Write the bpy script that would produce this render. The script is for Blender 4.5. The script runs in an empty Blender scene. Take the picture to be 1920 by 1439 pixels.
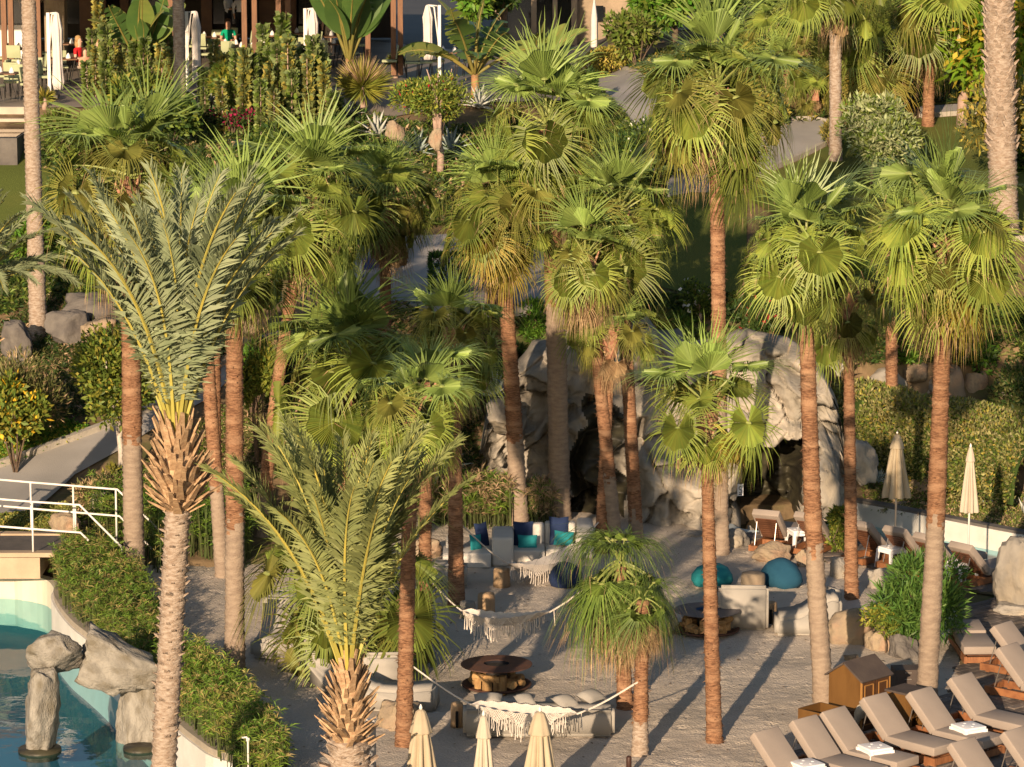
import bpy, bmesh, math, random
import numpy as np
from math import sin, cos, pi, radians, atan, atan2, tan, sqrt
from mathutils import Vector, Matrix, Euler, noise
from mathutils.geometry import delaunay_2d_cdt
random.seed(7)
rng = np.random.default_rng(7)
S = bpy.context.scene
C = S.collection
# ---------------------------------------------------------------- camera, sky, sun, exposure
FPX, CH, PITCH = 6500.0, 16.0, radians(9.6)          # focal length in photo pixels, eye height, downward tilt
cam = bpy.data.cameras.new('camera'); camo = bpy.data.objects.new('camera', cam); C.objects.link(camo)
camo.location = (0, 0, CH); camo.rotation_euler = (pi/2 - PITCH, 0, 0)
cam.sensor_width = 36; cam.lens = 36*FPX/1920; cam.clip_start = 1; cam.clip_end = 6000
S.camera = camo
SUN_EL, SUN_AZ = radians(14.6), radians(14.5)          # low sun behind the viewer, a little to the left
W = bpy.data.worlds.new('World'); S.world = W; W.use_nodes = True
wn = W.node_tree; bg = wn.nodes['Background']
sky = wn.nodes.new('ShaderNodeTexSky'); sky.sky_type = 'NISHITA'; sky.sun_disc = False
sky.sun_elevation = SUN_EL; sky.sun_rotation = pi + SUN_AZ; sky.air_density = 1.0; sky.dust_density = 1.0
wn.links.new(sky.outputs[0], bg.inputs[0]); bg.inputs[1].default_value = 0.075
sl = bpy.data.lights.new('sun', 'SUN'); sl.energy = 5.0; sl.angle = radians(.53); sl.color = (1.0, .755, .51)
so = bpy.data.objects.new('sun', sl); C.objects.link(so)
to_sun = Vector((-sin(SUN_AZ)*cos(SUN_EL), -cos(SUN_AZ)*cos(SUN_EL), sin(SUN_EL)))
so.rotation_euler = (-to_sun).to_track_quat('-Z', 'Y').to_euler(); so.location = to_sun*200
S.view_settings.view_transform = 'Standard'; S.view_settings.look = 'None'
S.view_settings.gamma = 1; S.view_settings.use_curve_mapping = False
S.view_settings.exposure = 0.62
S.render.engine = 'CYCLES'; S.cycles.max_bounces = 6; S.cycles.transparent_max_bounces = 6

# ---------------------------------------------------------------- rays from photo pixels to places
CAMP = Vector((0, 0, CH)); FW = Vector((0, cos(PITCH), -sin(PITCH))); UP = Vector((0, sin(PITCH), cos(PITCH)))
def ray(u, v): return (FW + Vector((1, 0, 0))*((u-960)/FPX) + UP*((719.5-v)/FPX))
def atY(u, v, Y): d = ray(u, v); return CAMP + d*(Y/d.y)
def atZ(u, v, z): d = ray(u, v); return CAMP + d*((z-CH)/d.z)
def ppm(Y): return FPX/(Y*1.0)                       # photo pixels per metre at distance Y (near enough)
def proj(p):
    q = Vector(p)-CAMP; w = q.dot(FW); return 960+FPX*q.x/w, 719.5-FPX*q.dot(UP)/w

# ---------------------------------------------------------------- terrain
PL = [(0,0),(71,0),(73,.3),(77,.8),(80,1.7),(84,3.0),(88,5.0),(91,6.2),(94,6.9),(96,7.55),(400,7.6)]
PC = [(0,0),(76.5,0),(79,2.4),(80.5,4.25),(88,4.45),(90,5.4),(94,6.8),(97,7.5),(400,7.6)]
PR = [(0,0),(76.5,0),(79,1.5),(80.5,3.6),(83,4.7),(86,5.4),(89,6.3),(95,7.3),(100,8),(110,8.6),(400,9)]
PRR = [(0,0),(77.8,0),(79.5,.9),(80.5,1.6),(82.4,1.8),(83,3.4),(86,5),(89,6.2),(95,7.2),(100,8),(110,8.6),(400,9)]
def prof(P, y): return np.interp(y, [a for a, b in P], [b for a, b in P])
def inpoly(x, y, poly):
    r = np.zeros(np.shape(x), bool); n = len(poly)
    for i in range(n):
        x0, y0 = poly[i]; x1, y1 = poly[(i+1) % n]
        c = ((y0 > y) != (y1 > y)) & (x < (x1-x0)*(y-y0)/((y1-y0) or 1e-9)+x0); r ^= c
    return r
def grow(poly, d):
    cx = sum(p[0] for p in poly)/len(poly); cy = sum(p[1] for p in poly)/len(poly)
    # outward offset of a counter-clockwise polygon
    out = []; n = len(poly)
    for i in range(n):
        a = Vector(poly[i-1]); b = Vector(poly[i]); c = Vector(poly[(i+1) % n])
        e1 = (b-a).normalized(); e2 = (c-b).normalized()
        nrm = Vector((e1.y+e2.y, -e1.x-e2.x)); nrm = nrm.normalized() if nrm.length > 1e-6 else Vector((e1.y, -e1.x))
        out.append(tuple(b+nrm*d))
    return out
# swimming pool, lower left: the curved edge is read off the photo at coping height
COPE = [tuple(atZ(u, v, .06)[:2]) for u, v in [(440,1450),(385,1405),(335,1366),(285,1315),(240,1268),(195,1222),(160,1192),(133,1170),(112,1146),(98,1122),(96,1108),(104,1096)]]
POOL = [(-6.0, 50.5)]+[COPE[0]]+COPE[1:]+[(-9.7, 70.6), (-10.3, 71.15), (-11.2, 71.4), (-16, 70.8), (-16, 50.5)]
CHAN = [(10.6, 70.9), (12.6, 69.8), (12.9, 72.6), (11.0, 74.2), (9.6, 75.7), (8.0, 77.4), (7.4, 77.8), (5.6, 77.4), (4.9, 76.0), (5.3, 74.9), (7.4, 74.4), (8.8, 73.2)]
def ccw(p): 
    a = sum(p[i][0]*p[(i+1) % len(p)][1]-p[(i+1) % len(p)][0]*p[i][1] for i in range(len(p)))
    return p if a > 0 else p[::-1]
POOL = ccw(POOL); CHAN = ccw(CHAN)
POOLG = grow(POOL, .48); CHANG = grow(CHAN, .22)
def tz(x, y, cut=True):
    x = np.asarray(x, float); y = np.asarray(y, float)
    l, c, r, q = prof(PL, y), prof(PC, y), prof(PR, y), prof(PRR, y)
    s = lambda a, b: np.clip((x-a)/(b-a), 0, 1)**2*(3-2*np.clip((x-a)/(b-a), 0, 1))
    z = l+(c-l)*s(-7, -3.2); z = z+(r-z)*s(2.2, 4.4); z = z+(q-z)*s(6.3, 8)
    
    z = np.where((x > -.45) & (x < 7.6) & (y < 80.1), np.minimum(z, 0), z)
    if not cut: return z
    z = np.where((x > -9.2) & (x < 8.8) & (y < 75.5) & (z < .05), -.3, z); z = np.where(inpoly(x, y, POOLG), -1.45, z); z = np.where(inpoly(x, y, CHANG), -.95, z)
    return z
def hz(x, y): return float(tz(x, y, False))
def hit(u, v, y0=46):
    d = ray(u, v); ys = np.arange(y0, 220, .05); t = ys/d.y
    g = CH+d.z*t-tz(d.x*t, ys, False)
    i = int(np.argmax(g < 0)) if (g < 0).any() else len(ys)-1
    return CAMP+d*(ys[i]/d.y)

# ---------------------------------------------------------------- materials
def mat(name, c1, c2=None, sc=4, rough=.85, bump=0, bsc=30, isl=0, objv=0, tr=0, metal=0, spec=.3, stretch=(1,1,1), c3=None, sc3=1.2, emis=0, hue=0):
    m = bpy.data.materials.new(name); m.use_nodes = True; nt = m.node_tree; N = nt.nodes; L = nt.links
    b = N['Principled BSDF']; b.inputs['Roughness'].default_value = rough; b.inputs['Metallic'].default_value = metal
    b.inputs['Specular IOR Level'].default_value = spec
    tc = N.new('ShaderNodeTexCoord'); mp = N.new('ShaderNodeMapping'); mp.inputs['Scale'].default_value = stretch
    L.new(tc.outputs['Object'], mp.inputs[0])
    col = None
    def rgb(c): 
        n = N.new('ShaderNodeRGB'); n.outputs[0].default_value = (*c, 1); return n.outputs[0]
    col = rgb(c1)
    def mixin(col, c, scale, lo=.38, hi=.62, det=5):
        nz = N.new('ShaderNodeTexNoise'); nz.inputs['Scale'].default_value = scale; nz.inputs['Detail'].default_value = det
        L.new(mp.outputs[0], nz.inputs['Vector'])
        rp = N.new('ShaderNodeMapRange'); rp.inputs[1].default_value = lo; rp.inputs[2].default_value = hi
        L.new(nz.outputs[0], rp.inputs[0])
        mx = N.new('ShaderNodeMix'); mx.data_type = 'RGBA'
        L.new(rp.outputs[0], mx.inputs[0]); L.new(col, mx.inputs[6]); L.new(rgb(c), mx.inputs[7]); return mx.outputs[2]
    if c2: col = mixin(col, c2, sc)
    if c3: col = mixin(col, c3, sc3, .5, .68)
    if isl or objv or hue:
        hs = N.new('ShaderNodeHueSaturation'); L.new(col, hs.inputs['Color']); val = None
        def rnd(src, amt):
            r = N.new('ShaderNodeMapRange'); r.inputs[3].default_value = 1-amt; r.inputs[4].default_value = 1+amt; L.new(src, r.inputs[0]); return r.outputs[0]
        gi = N.new('ShaderNodeNewGeometry').outputs['Random Per Island'] if isl else None
        oi = N.new('ShaderNodeObjectInfo').outputs['Random'] if (objv or hue) else None
        if isl: val = rnd(gi, isl)
        if objv:
            o = rnd(oi, objv)
            if val is None: val = o
            else:
                mu = N.new('ShaderNodeMath'); mu.operation = 'MULTIPLY'; L.new(val, mu.inputs[0]); L.new(o, mu.inputs[1]); val = mu.outputs[0]
        if val is not None: L.new(val, hs.inputs['Value'])
        if hue:
            r = N.new('ShaderNodeMapRange'); r.inputs[3].default_value = .5-hue; r.inputs[4].default_value = .5+hue*.6
            wn2 = N.new('ShaderNodeTexWhiteNoise'); wn2.noise_dimensions = '1D'; L.new(gi or oi, wn2.inputs['W']); L.new(wn2.outputs[0], r.inputs[0]); L.new(r.outputs[0], hs.inputs['Hue'])
        col = hs.outputs[0]
    L.new(col, b.inputs['Base Color'])
    if bump:
        nz = N.new('ShaderNodeTexNoise'); nz.inputs['Scale'].default_value = bsc; nz.inputs['Detail'].default_value = 6
        L.new(mp.outputs[0], nz.inputs['Vector']); bp = N.new('ShaderNodeBump'); bp.inputs['Strength'].default_value = bump; bp.inputs['Distance'].default_value = .03
        L.new(nz.outputs[0], bp.inputs['Height']); L.new(bp.outputs[0], b.inputs['Normal'])
    if tr:
        t = N.new('ShaderNodeBsdfTranslucent'); L.new(col, t.inputs[0]); ms = N.new('ShaderNodeMixShader'); ms.inputs[0].default_value = tr
        L.new(b.outputs[0], ms.inputs[1]); L.new(t.outputs[0], ms.inputs[2]); L.new(ms.outputs[0], N['Material Output'].inputs[0])
    return m
M = {}
def mk(n, *a, **k): M[n] = mat(n, *a, **k)
mk('sand', (.535,.465,.39), (.46,.40,.33), sc=.8, rough=.95, bump=1, bsc=24, spec=.1)
mk('soil', (.12,.085,.05), (.22,.155,.09), sc=1.5, rough=1, bump=.9, bsc=6, spec=.05, c3=(.07,.09,.03), sc3=.5)
mk('lawn', (.13,.14,.035), (.10,.125,.03), sc=.6, rough=.95, bump=.9, bsc=45, spec=.1)
mk('asphalt', (.29,.275,.26), (.35,.33,.31), sc=.7, rough=.9, bump=.25, bsc=40, spec=.2)
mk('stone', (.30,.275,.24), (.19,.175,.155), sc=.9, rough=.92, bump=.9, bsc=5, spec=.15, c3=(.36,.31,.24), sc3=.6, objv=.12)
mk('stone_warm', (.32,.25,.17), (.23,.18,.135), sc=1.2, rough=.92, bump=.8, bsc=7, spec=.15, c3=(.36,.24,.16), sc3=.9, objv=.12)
mk('stone_dark_shade', (.16,.145,.13), (.10,.09,.085), sc=1.2, rough=.9, bump=.8, bsc=7, spec=.2)  # dark stone, lowered further in tone for rocks lying in shade
mk('stone_wet_shade', (.022,.02,.015), (.055,.05,.03), sc=2, rough=.5, bump=.6, bsc=6)  # damp stone, blackened further so the cave reads as deep shade
mk('trunk_orange', (.36,.195,.11), (.17,.085,.05), sc=11, rough=.95, bump=1, bsc=22, stretch=(1,1,5), spec=.1, objv=.12, c3=(.42,.25,.15), sc3=1.3)
mk('trunk_grey', (.32,.25,.19), (.25,.19,.145), sc=5, rough=.95, bump=.7, bsc=18, stretch=(1,1,3), spec=.1, objv=.08)
mk('trunk_pale', (.40,.33,.27), (.27,.20,.15), sc=10, rough=.95, bump=.9, bsc=20, stretch=(1,1,2.5), spec=.1)
mk('boot', (.43,.30,.18), (.30,.19,.11), sc=12, rough=.95, bump=.5, bsc=20, objv=.3, spec=.1)
mk('boot_red', (.30,.13,.085), (.40,.24,.15), sc=14, rough=.9, objv=.25, spec=.15)
mk('fan', (.23,.28,.05), (.165,.22,.04), sc=3, rough=.5, isl=.22, objv=.38, tr=.14, spec=.35, hue=.018)
mk('fan_young', (.25,.335,.085), (.19,.28,.065), sc=3, rough=.45, isl=.2, objv=.3, tr=.15, spec=.4)
mk('fan_yellow', (.36,.27,.045), (.27,.24,.05), sc=3, rough=.6, isl=.2, objv=.2, tr=.25)
mk('fan_dry', (.42,.30,.17), (.28,.18,.095), sc=4, rough=.9, isl=.3, objv=.2, tr=.1, spec=.1)
mk('fan_olive', (.26,.25,.055), (.18,.19,.04), sc=3, rough=.6, isl=.22, objv=.2, tr=.22)
mk('petiole', (.27,.29,.09), (.21,.26,.07), sc=6, rough=.5, objv=.15)
mk('petiole_yellow', (.46,.38,.075), (.36,.33,.08), sc=2, rough=.5)
mk('date_leaf', (.27,.31,.17), (.20,.245,.13), sc=2, rough=.5, isl=.2, objv=.12, tr=.15, spec=.4)
mk('date_leaf_green', (.26,.285,.10), (.19,.225,.08), sc=2, rough=.5, isl=.22, objv=.15, tr=.18, spec=.4)

# ---------------------------------------------------------------- mesh helpers
class MB:
    def __init__(s): s.v = []; s.f = []; s.m = []
    def add(s, vs, fs, m=0):
        o = len(s.v); s.v += [tuple(p) for p in vs]; s.f += [tuple(i+o for i in f) for f in fs]; s.m += [m]*len(fs)
    def box(s, c, z, m=0, R=None):
        c = Vector(c); vs = []
        for k in range(8):
            p = Vector(((k & 1)-.5, (k >> 1 & 1)-.5, (k >> 2)-.5)); p = Vector((p.x*z[0], p.y*z[1], p.z*z[2]))
            vs.append(c+(R @ p if R else p))
        s.add(vs, [(0,2,3,1),(4,5,7,6),(0,1,5,4),(2,6,7,3),(0,4,6,2),(1,3,7,5)], m)
    def tube(s, pts, rads, n=6, m=0, cap=True):
        pts = [Vector(p) for p in pts]; k = len(pts); vs = []; fs = []
        if not hasattr(rads, '__len__'): rads = [rads]*k
        prev = None
        for i, p in enumerate(pts):
            t = (pts[min(i+1, k-1)]-pts[max(i-1, 0)]).normalized()
            if prev is None: a = t.orthogonal().normalized()
            else: a = (prev-t*prev.dot(t)); a = a.normalized() if a.length > 1e-6 else t.orthogonal().normalized()
            prev = a; b = t.cross(a)
            for j in range(n):
                w = 2*pi*j/n; vs.append(p+(a*cos(w)+b*sin(w))*rads[i])
        for i in range(k-1):
            for j in range(n): fs.append((i*n+j, i*n+(j+1) % n, (i+1)*n+(j+1) % n, (i+1)*n+j))
        if cap: fs.append(tuple(range(n))[::-1]); fs.append(tuple((k-1)*n+j for j in range(n)))
        s.add(vs, fs, m)
    def lathe(s, prof, n=16, m=0, fr=None, c=(0,0,0), cap=True):
        vs = []; fs = []; k = len(prof); c = Vector(c)
        for (r, z) in prof:
            for j in range(n):
                w = 2*pi*j/n; q = r*(fr(w, z) if fr else 1); vs.append(c+Vector((q*cos(w), q*sin(w), z)))
        for i in range(k-1):
            for j in range(n): fs.append((i*n+j, i*n+(j+1) % n, (i+1)*n+(j+1) % n, (i+1)*n+j))
        if cap: fs.append(tuple(range(n))[::-1]); fs.append(tuple((k-1)*n+j for j in range(n)))
        s.add(vs, fs, m)
    def mesh(s, name, mats, smooth=False):
        me = bpy.data.meshes.new(name); me.from_pydata(s.v, [], s.f)
        for m in mats: me.materials.append(M[m])
        me.polygons.foreach_set('material_index', s.m)
        if smooth: me.polygons.foreach_set('use_smooth', [True]*len(s.f))
        me.update(); return me
def quads(name, V, mats, mi=None, tri=False):
    """V: (n,k,3) array of separate faces."""
    n, k = V.shape[:2]; me = bpy.data.meshes.new(name)
    me.vertices.add(n*k); me.vertices.foreach_set('co', V.reshape(-1).astype(np.float32))
    me.loops.add(n*k); me.loops.foreach_set('vertex_index', np.arange(n*k, dtype=np.int32))
    me.polygons.add(n); me.polygons.foreach_set('loop_start', np.arange(0, n*k, k, dtype=np.int32))
    for m in mats: me.materials.append(M[m])
    if mi is not None: me.polygons.foreach_set('material_index', np.asarray(mi, np.int32))
    me.update(calc_edges=True); me.validate(); return me
def ob(name, me, parent=None, loc=(0,0,0), rot=(0,0,0), scl=(1,1,1)):
    o = bpy.data.objects.new(name, me); C.objects.link(o); o.parent = parent; o.location = loc; o.rotation_euler = rot
    o.scale = scl if hasattr(scl, '__len__') else (scl,)*3; return o
def tag(o, label=None, cat=None, group=None, kind=None):
    if label: o['label'] = label
    if cat: o['category'] = cat
    if group: o['group'] = group
    if kind: o['kind'] = kind
    return o
def thing(name, label, cat, loc=(0,0,0), rz=0, group=None):
    o = bpy.data.objects.new(name, None); C.objects.link(o); o.location = loc; o.rotation_euler = (0, 0, rz); o.empty_display_size = .1
    return tag(o, label, cat, group)
def kids(o): return [c for c in o.children]
def dup(root, loc, rz, label, scl=None):
    r = root.copy(); C.objects.link(r); r.location = loc; r.rotation_euler = (0, 0, rz); r['label'] = label
    if scl: r.scale = (scl,)*3
    for ch in KIDS[root.name]:
        c = ch.copy(); C.objects.link(c); c.parent = r
        for g in KIDS.get(ch.name, []):
            d = g.copy(); C.objects.link(d); d.parent = c
    return r
KIDS = {}
def reg(root):                                        # remember a prototype's parts
    for o in bpy.data.objects:
        if o.parent is root or (o.parent and o.parent.parent is root): KIDS.setdefault(o.parent.name, []).append(o)
    return root
def rbox(name, sz, r, mats, c=(0,0,0), seg=2, mi=0):
    bm = bmesh.new(); bmesh.ops.create_cube(bm, size=1)
    for v in bm.verts: v.co = Vector((v.co.x*sz[0]+c[0], v.co.y*sz[1]+c[1], v.co.z*sz[2]+c[2]))
    bmesh.ops.bevel(bm, geom=bm.edges[:], offset=r, segments=seg, affect='EDGES', profile=.6)
    me = bpy.data.meshes.new(name); bm.to_mesh(me); bm.free()
    for m in mats: me.materials.append(M[m])
    me.polygons.foreach_set('use_smooth', [True]*len(me.polygons)); return me
def extr(name, prof, w, mats, bev=.02, seg=2):
    """profile in XZ pushed out along Y, edges rounded"""
    bm = bmesh.new(); a = [bm.verts.new((x, -w/2, z)) for x, z in prof]; b = [bm.verts.new((x, w/2, z)) for x, z in prof]; n = len(prof)
    bm.faces.new(a); bm.faces.new(b[::-1])
    for i in range(n): bm.faces.new((a[(i+1) % n], a[i], b[i], b[(i+1) % n]))
    bmesh.ops.recalc_face_normals(bm, faces=bm.faces[:])
    if bev: bmesh.ops.bevel(bm, geom=bm.edges[:], offset=bev, segments=seg, affect='EDGES')
    me = bpy.data.meshes.new(name); bm.to_mesh(me); bm.free()
    for m in mats: me.materials.append(M[m])
    return me

# ---------------------------------------------------------------- ground
def gridmesh(name, xs, ys, f, mats):
    X, Yy = np.meshgrid(xs, ys); Z = f(X, Yy)
    me = bpy.data.meshes.new(name); nx, ny = len(xs), len(ys)
    V = np.stack([X, Yy, Z], -1).reshape(-1, 3)
    i = np.arange((nx-1)*(ny-1)); r, c = i//(nx-1), i % (nx-1); a = r*nx+c
    Fc = np.stack([a, a+1, a+nx+1, a+nx], -1)
    me.vertices.add(len(V)); me.vertices.foreach_set('co', V.reshape(-1).astype(np.float32))
    me.loops.add(Fc.size); me.loops.foreach_set('vertex_index', Fc.reshape(-1).astype(np.int32))
    me.polygons.add(len(Fc)); me.polygons.foreach_set('loop_start', np.arange(0, Fc.size, 4, dtype=np.int32))
    me.update(calc_edges=True)
    for m in mats: me.materials.append(M[m])
    me.polygons.foreach_set('use_smooth', np.ones(len(Fc), bool)); return me
g = gridmesh('ground', np.arange(-24, 24.1, .25), np.arange(40, 170.1, .25), tz, ['soil'])
tag(ob('ground', g), kind='structure')
fl = MB(); R_ = 4000
for (xa, xb, ya, yb, z) in [(-R_, -24, -R_, R_, -.02), (24, R_, -R_, R_, -.02), (-24, 24, -R_, 40, -.02), (-24, 24, 170, R_, 8.0)]:
    fl.add([(xa, ya, z), (xb, ya, z), (xb, yb, z), (xa, yb, z)], [(0,1,2,3)])
tag(ob('far_ground', fl.mesh('far_ground', ['soil'])), kind='structure')
def drape(name, poly, m, off=.04, st=.5, kind='structure', flat=None):
    poly = ccw([tuple(p[:2]) for p in poly]); P = []
    for i in range(len(poly)):
        a = Vector(poly[i]); b = Vector(poly[(i+1) % len(poly)]); k = max(1, int((b-a).length/st))
        for j in range(k): P.append(a.lerp(b, j/k))
    nb = len(P); xs = [p.x for p in P]; ys = [p.y for p in P]
    gx, gy = np.meshgrid(np.arange(min(xs)+st/2, max(xs), st), np.arange(min(ys)+st/2, max(ys), st))
    ins = inpoly(gx, gy, [tuple(p) for p in grow([tuple(p) for p in P], -.08)])
    P += [Vector((a, b)) for a, b in zip(gx[ins], gy[ins])]
    v, e, f, *_ = delaunay_2d_cdt(P, [], [list(range(nb))], 1, 1e-5)
    me = bpy.data.meshes.new(name)
    X = np.array([p.x for p in v]); Yv = np.array([p.y for p in v]); Z = (tz(X, Yv) if flat is None else np.full(len(X), flat))+off
    me.from_pydata(list(zip(X, Yv, Z)), [], f); me.materials.append(M[m]); me.polygons.foreach_set('use_smooth', [True]*len(f))
    return tag(ob(name, me), kind=kind)
# sand court with footprints trodden into it
sx0, sx1, sy0, sy1, sst = -9.4, 9.0, 50, 77, .085
sxs = np.arange(sx0, sx1, sst); sys_ = np.arange(sy0, sy1, sst); SX, SY = np.meshgrid(sxs, sys_)
SH = np.zeros_like(SX)
for k in range(26): 
    a = rng.uniform(0, 2*pi); l = rng.uniform(.9, 5); SH += .0035*np.sin((SX*cos(a)+SY*sin(a))*2*pi/l+rng.uniform(0, 6))
for k in range(12000):
    cx, cy = rng.uniform(sx0, sx1), rng.uniform(sy0, sy1); i, j = int((cy-sy0)/sst), int((cx-sx0)/sst)
    if i < 5 or j < 5 or i > len(sys_)-6 or j > len(sxs)-6: continue
    w = np.s_[i-5:i+6, j-5:j+6]; a = rng.uniform(0, pi); dx, dy = SX[w]-cx, SY[w]-cy
    p, q = dx*cos(a)+dy*sin(a), -dx*sin(a)+dy*cos(a); r2 = (p/.13)**2+(q/.07)**2; d = rng.uniform(.004, .022)
    SH[w] += d*(-np.exp(-r2)+.45*np.exp(-(np.sqrt(r2)-1.5)**2*4))
SANDH = SH
SAND_OUT = grow(POOL, .7)
def sandz(X, Yy):
    z = .03+SH; z = np.where(inpoly(X, Yy, SAND_OUT), -1.6, z)
    z = np.where(inpoly(X, Yy, grow(CHAN, .9)), -.9, z); t = tz(X, Yy, False); return np.where(t > .05, np.maximum(t-.1, z-(t-.05)*.5), z)
me = gridmesh('sand', sxs, sys_, sandz, ['sand'])
tag(ob('sand', me), kind='structure')
def sz_(x, y): return 0.03
def px(pts): return [tuple(hit(u, v)[:2]) for u, v in pts]
def strip(pts, w):
    P = [Vector(p) for p in pts]; Lf, Rt = [], []
    for i, p in enumerate(P):
        t = (P[min(i+1, len(P)-1)]-P[max(i-1, 0)]).normalized(); n = Vector((-t.y, t.x)); ww = w[i] if hasattr(w, '__len__') else w
        Lf.append(tuple(p+n*ww/2)); Rt.append(tuple(p-n*ww/2))
    return Lf+Rt[::-1]
# ---------------------------------------------------------------- paths, lawns
drape('path', px([(-20,885),(60,858),(180,812),(330,752),(400,700),(470,640),(560,605),(640,560),(640,600),(560,640),(450,690),(400,745),(300,800),(230,845),(140,895),(60,965),(-20,965)]), 'asphalt')
drape('plaza', px([(600,600),(640,545),(660,470),(760,448),(900,440),(1010,445),(1060,470),(1080,560),(1060,600),(900,604),(700,606)]), 'asphalt', off=.06)
drape('path', px([(1250,372),(1250,345),(1300,300),(1360,278),(1470,232),(1530,228),(1570,240),(1565,262),(1490,300),(1410,335),(1390,362)]), 'asphalt', off=.06)
drape('path', px([(1085,130),(1100,124),(1160,132),(1235,165),(1270,205),(1340,240),(1390,275),(1330,292),(1290,295),(1200,250),(1150,200),(1110,170)]), 'asphalt', off=.07)
drape('path', px([(1725,205),(1800,200),(1930,190),(1930,205),(1800,216),(1725,222)]), 'asphalt', off=.07)
drape('lawn', px([(1225,372),(1400,368),(1400,460),(1390,560),(1300,560),(1230,540),(1210,470)]), 'lawn')
drape('lawn', px([(1395,372),(1420,345),(1500,305),(1570,268),(1640,232),(1720,226),(1840,220),(1930,222),(1930,430),(1760,470),(1550,440),(1440,400)]), 'lawn', off=.05)
drape('lawn', px([(-20,300),(60,280),(140,292),(170,330),(150,420),(90,440),(-20,430)]), 'lawn')
drape('lawn', px([(1770,760),(1800,752),(1930,762),(1930,830),(1850,800)]), 'lawn')
drape('lawn', px([(1560,120),(1800,110),(1930,130),(1930,186),(1800,196),(1725,202),(1640,222),(1570,230)]), 'lawn')
tf = [(-40, 95.6), (-3.2, 95.9), (-1, 97.2), (2.5, 98.4), (2.5, 126), (-40, 126)]
mk('terrace', (.20,.17,.14), (.25,.21,.17), sc=1, rough=.6, bump=.1, bsc=20)
drape('terrace', tf, 'terrace', off=.05, st=1.0)
mk('plaza_shade', (.085,.083,.085), (.07,.07,.075), sc=.5, rough=.8, bump=.1, bsc=20)  # dark tone stands in for the shade lying on this plaza
drape('plaza', [(-8, 126), (4, 110), (6, 112), (6, 168), (-18, 168), (-18, 126)], 'plaza_shade', off=.06, st=2)
# kerbs along the paths
mk('kerb', (.42,.38,.32), (.33,.30,.26), sc=2, rough=.9, bump=.4, bsc=20)
def kerb(pts, h=.12, w=.14):
    P = px(pts); Q = []
    for i in range(len(P)-1):
        a, b = Vector(P[i]), Vector(P[i+1]); k = max(1, int((b-a).length/.5))
        Q += [a.lerp(b, j/k) for j in range(k)]
    Q.append(Vector(P[-1])); mb = MB(); vs = []
    for i, p in enumerate(Q):
        t = (Q[min(i+1, len(Q)-1)]-Q[max(i-1, 0)]).normalized(); n = Vector((-t.y, t.x))*w/2; z = hz(p.x, p.y)
        for s_, zz in ((-1, -.3), (-1, h), (1, h), (1, -.3)): vs.append((p.x+n.x*s_, p.y+n.y*s_, z+zz))
    fs = [(i*4+j, i*4+4+j, i*4+5+j, i*4+1+j) for i in range(len(Q)-1) for j in range(3)]
    mb.add(vs, fs); tag(ob('kerb', mb.mesh('kerb', ['kerb'])), kind='structure')
kerb([(-20,884),(60,857),(180,811),(330,751),(400,699),(470,639)], .16, .2)
kerb([(1250,373),(1390,363),(1412,336),(1490,301),(1566,263)]); kerb([(1100,122),(1160,131),(1235,163),(1270,203)]); kerb([(1480,228),(1530,226),(1572,238)])
kerb([(1725,222),(1800,216),(1930,205)]); kerb([(1800,443),(1850,447),(1930,452)])

# ---------------------------------------------------------------- rocks
def rock_mesh(name, seed, sub=3, cuts=9, nz=.16, m='stone', boxy=.45):
    r = random.Random(seed); bm = bmesh.new(); bmesh.ops.create_icosphere(bm, subdivisions=sub, radius=1)
    pl = []
    for k in range(cuts):
        n = Vector((r.gauss(0, 1), r.gauss(0, 1), r.gauss(0, .8))).normalized(); pl.append((n, r.uniform(.62, .95)))
    off = Vector((r.uniform(0, 99), r.uniform(0, 99), r.uniform(0, 99)))
    for v in bm.verts:
        p = v.co.copy(); p = p.lerp(p/max(abs(p.x), abs(p.y), abs(p.z)), boxy)
        for n, d in pl:
            q = p.dot(n)
            if q > d: p -= n*(q-d)*.98
        f = noise.fractal(p*1.6+off, 1.0, 2.1, 4)*nz+noise.fractal(p*5+off, .8, 2.1, 4)*nz*.42
        rg = 1-abs(noise.noise(p*2.1+off*1.7))*2; f += .05*(nz/.16)*rg; cr = abs(noise.noise(p*2.6+off*.7)); f -= .10*max(0, .07-cr)/.07*(nz/.16)
        v.co = p*(1+f)
    mx = [max(abs(v.co[i]) for v in bm.verts) for i in range(3)]
    for v in bm.verts: v.co = Vector((v.co.x/mx[0], v.co.y/mx[1], v.co.z/mx[2]))
    me = bpy.data.meshes.new(name); bm.to_mesh(me); bm.free(); me.materials.append(M[m])
    me.polygons.foreach_set('use_smooth', [True]*len(me.polygons)); return me
def rock_box(u0, v0, u1, v1, Y, dep, seed, sub=3, m='stone', rot=0, **k):
    """stone filling a photo box at distance Y; returns mesh, location, scale"""
    a = atY(u0, v1, Y); b = atY(u1, v0, Y)
    me = rock_mesh('stone', seed, sub, m=m, **k)
    return me, Vector(((a.x+b.x)/2, Y, (a.z+b.z)/2)), ((b.x-a.x)/2, dep, (b.z-a.z)/2)
def rock(u0, v0, u1, v1, label, Y=None, dep=None, seed=1, sub=3, m='stone', name='boulder', cat='boulder', group='boulders and rocks', sink=.12, rz=0, **k):
    if Y is None: Y = hit((u0+u1)/2, v1).y+.25
    me, loc, sc = rock_box(u0, v0, u1, v1, Y, dep or 1, seed, sub, m, **k)
    if dep is None: sc = (sc[0], sc[0]*.75, sc[2])
    sc = (sc[0], sc[1], sc[2]*(1+sink)); loc.z -= sc[2]*sink*.9
    me.name = name; o = ob(name, me, None, loc, (0, 0, rz), sc); return tag(o, label, cat, group)
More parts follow.
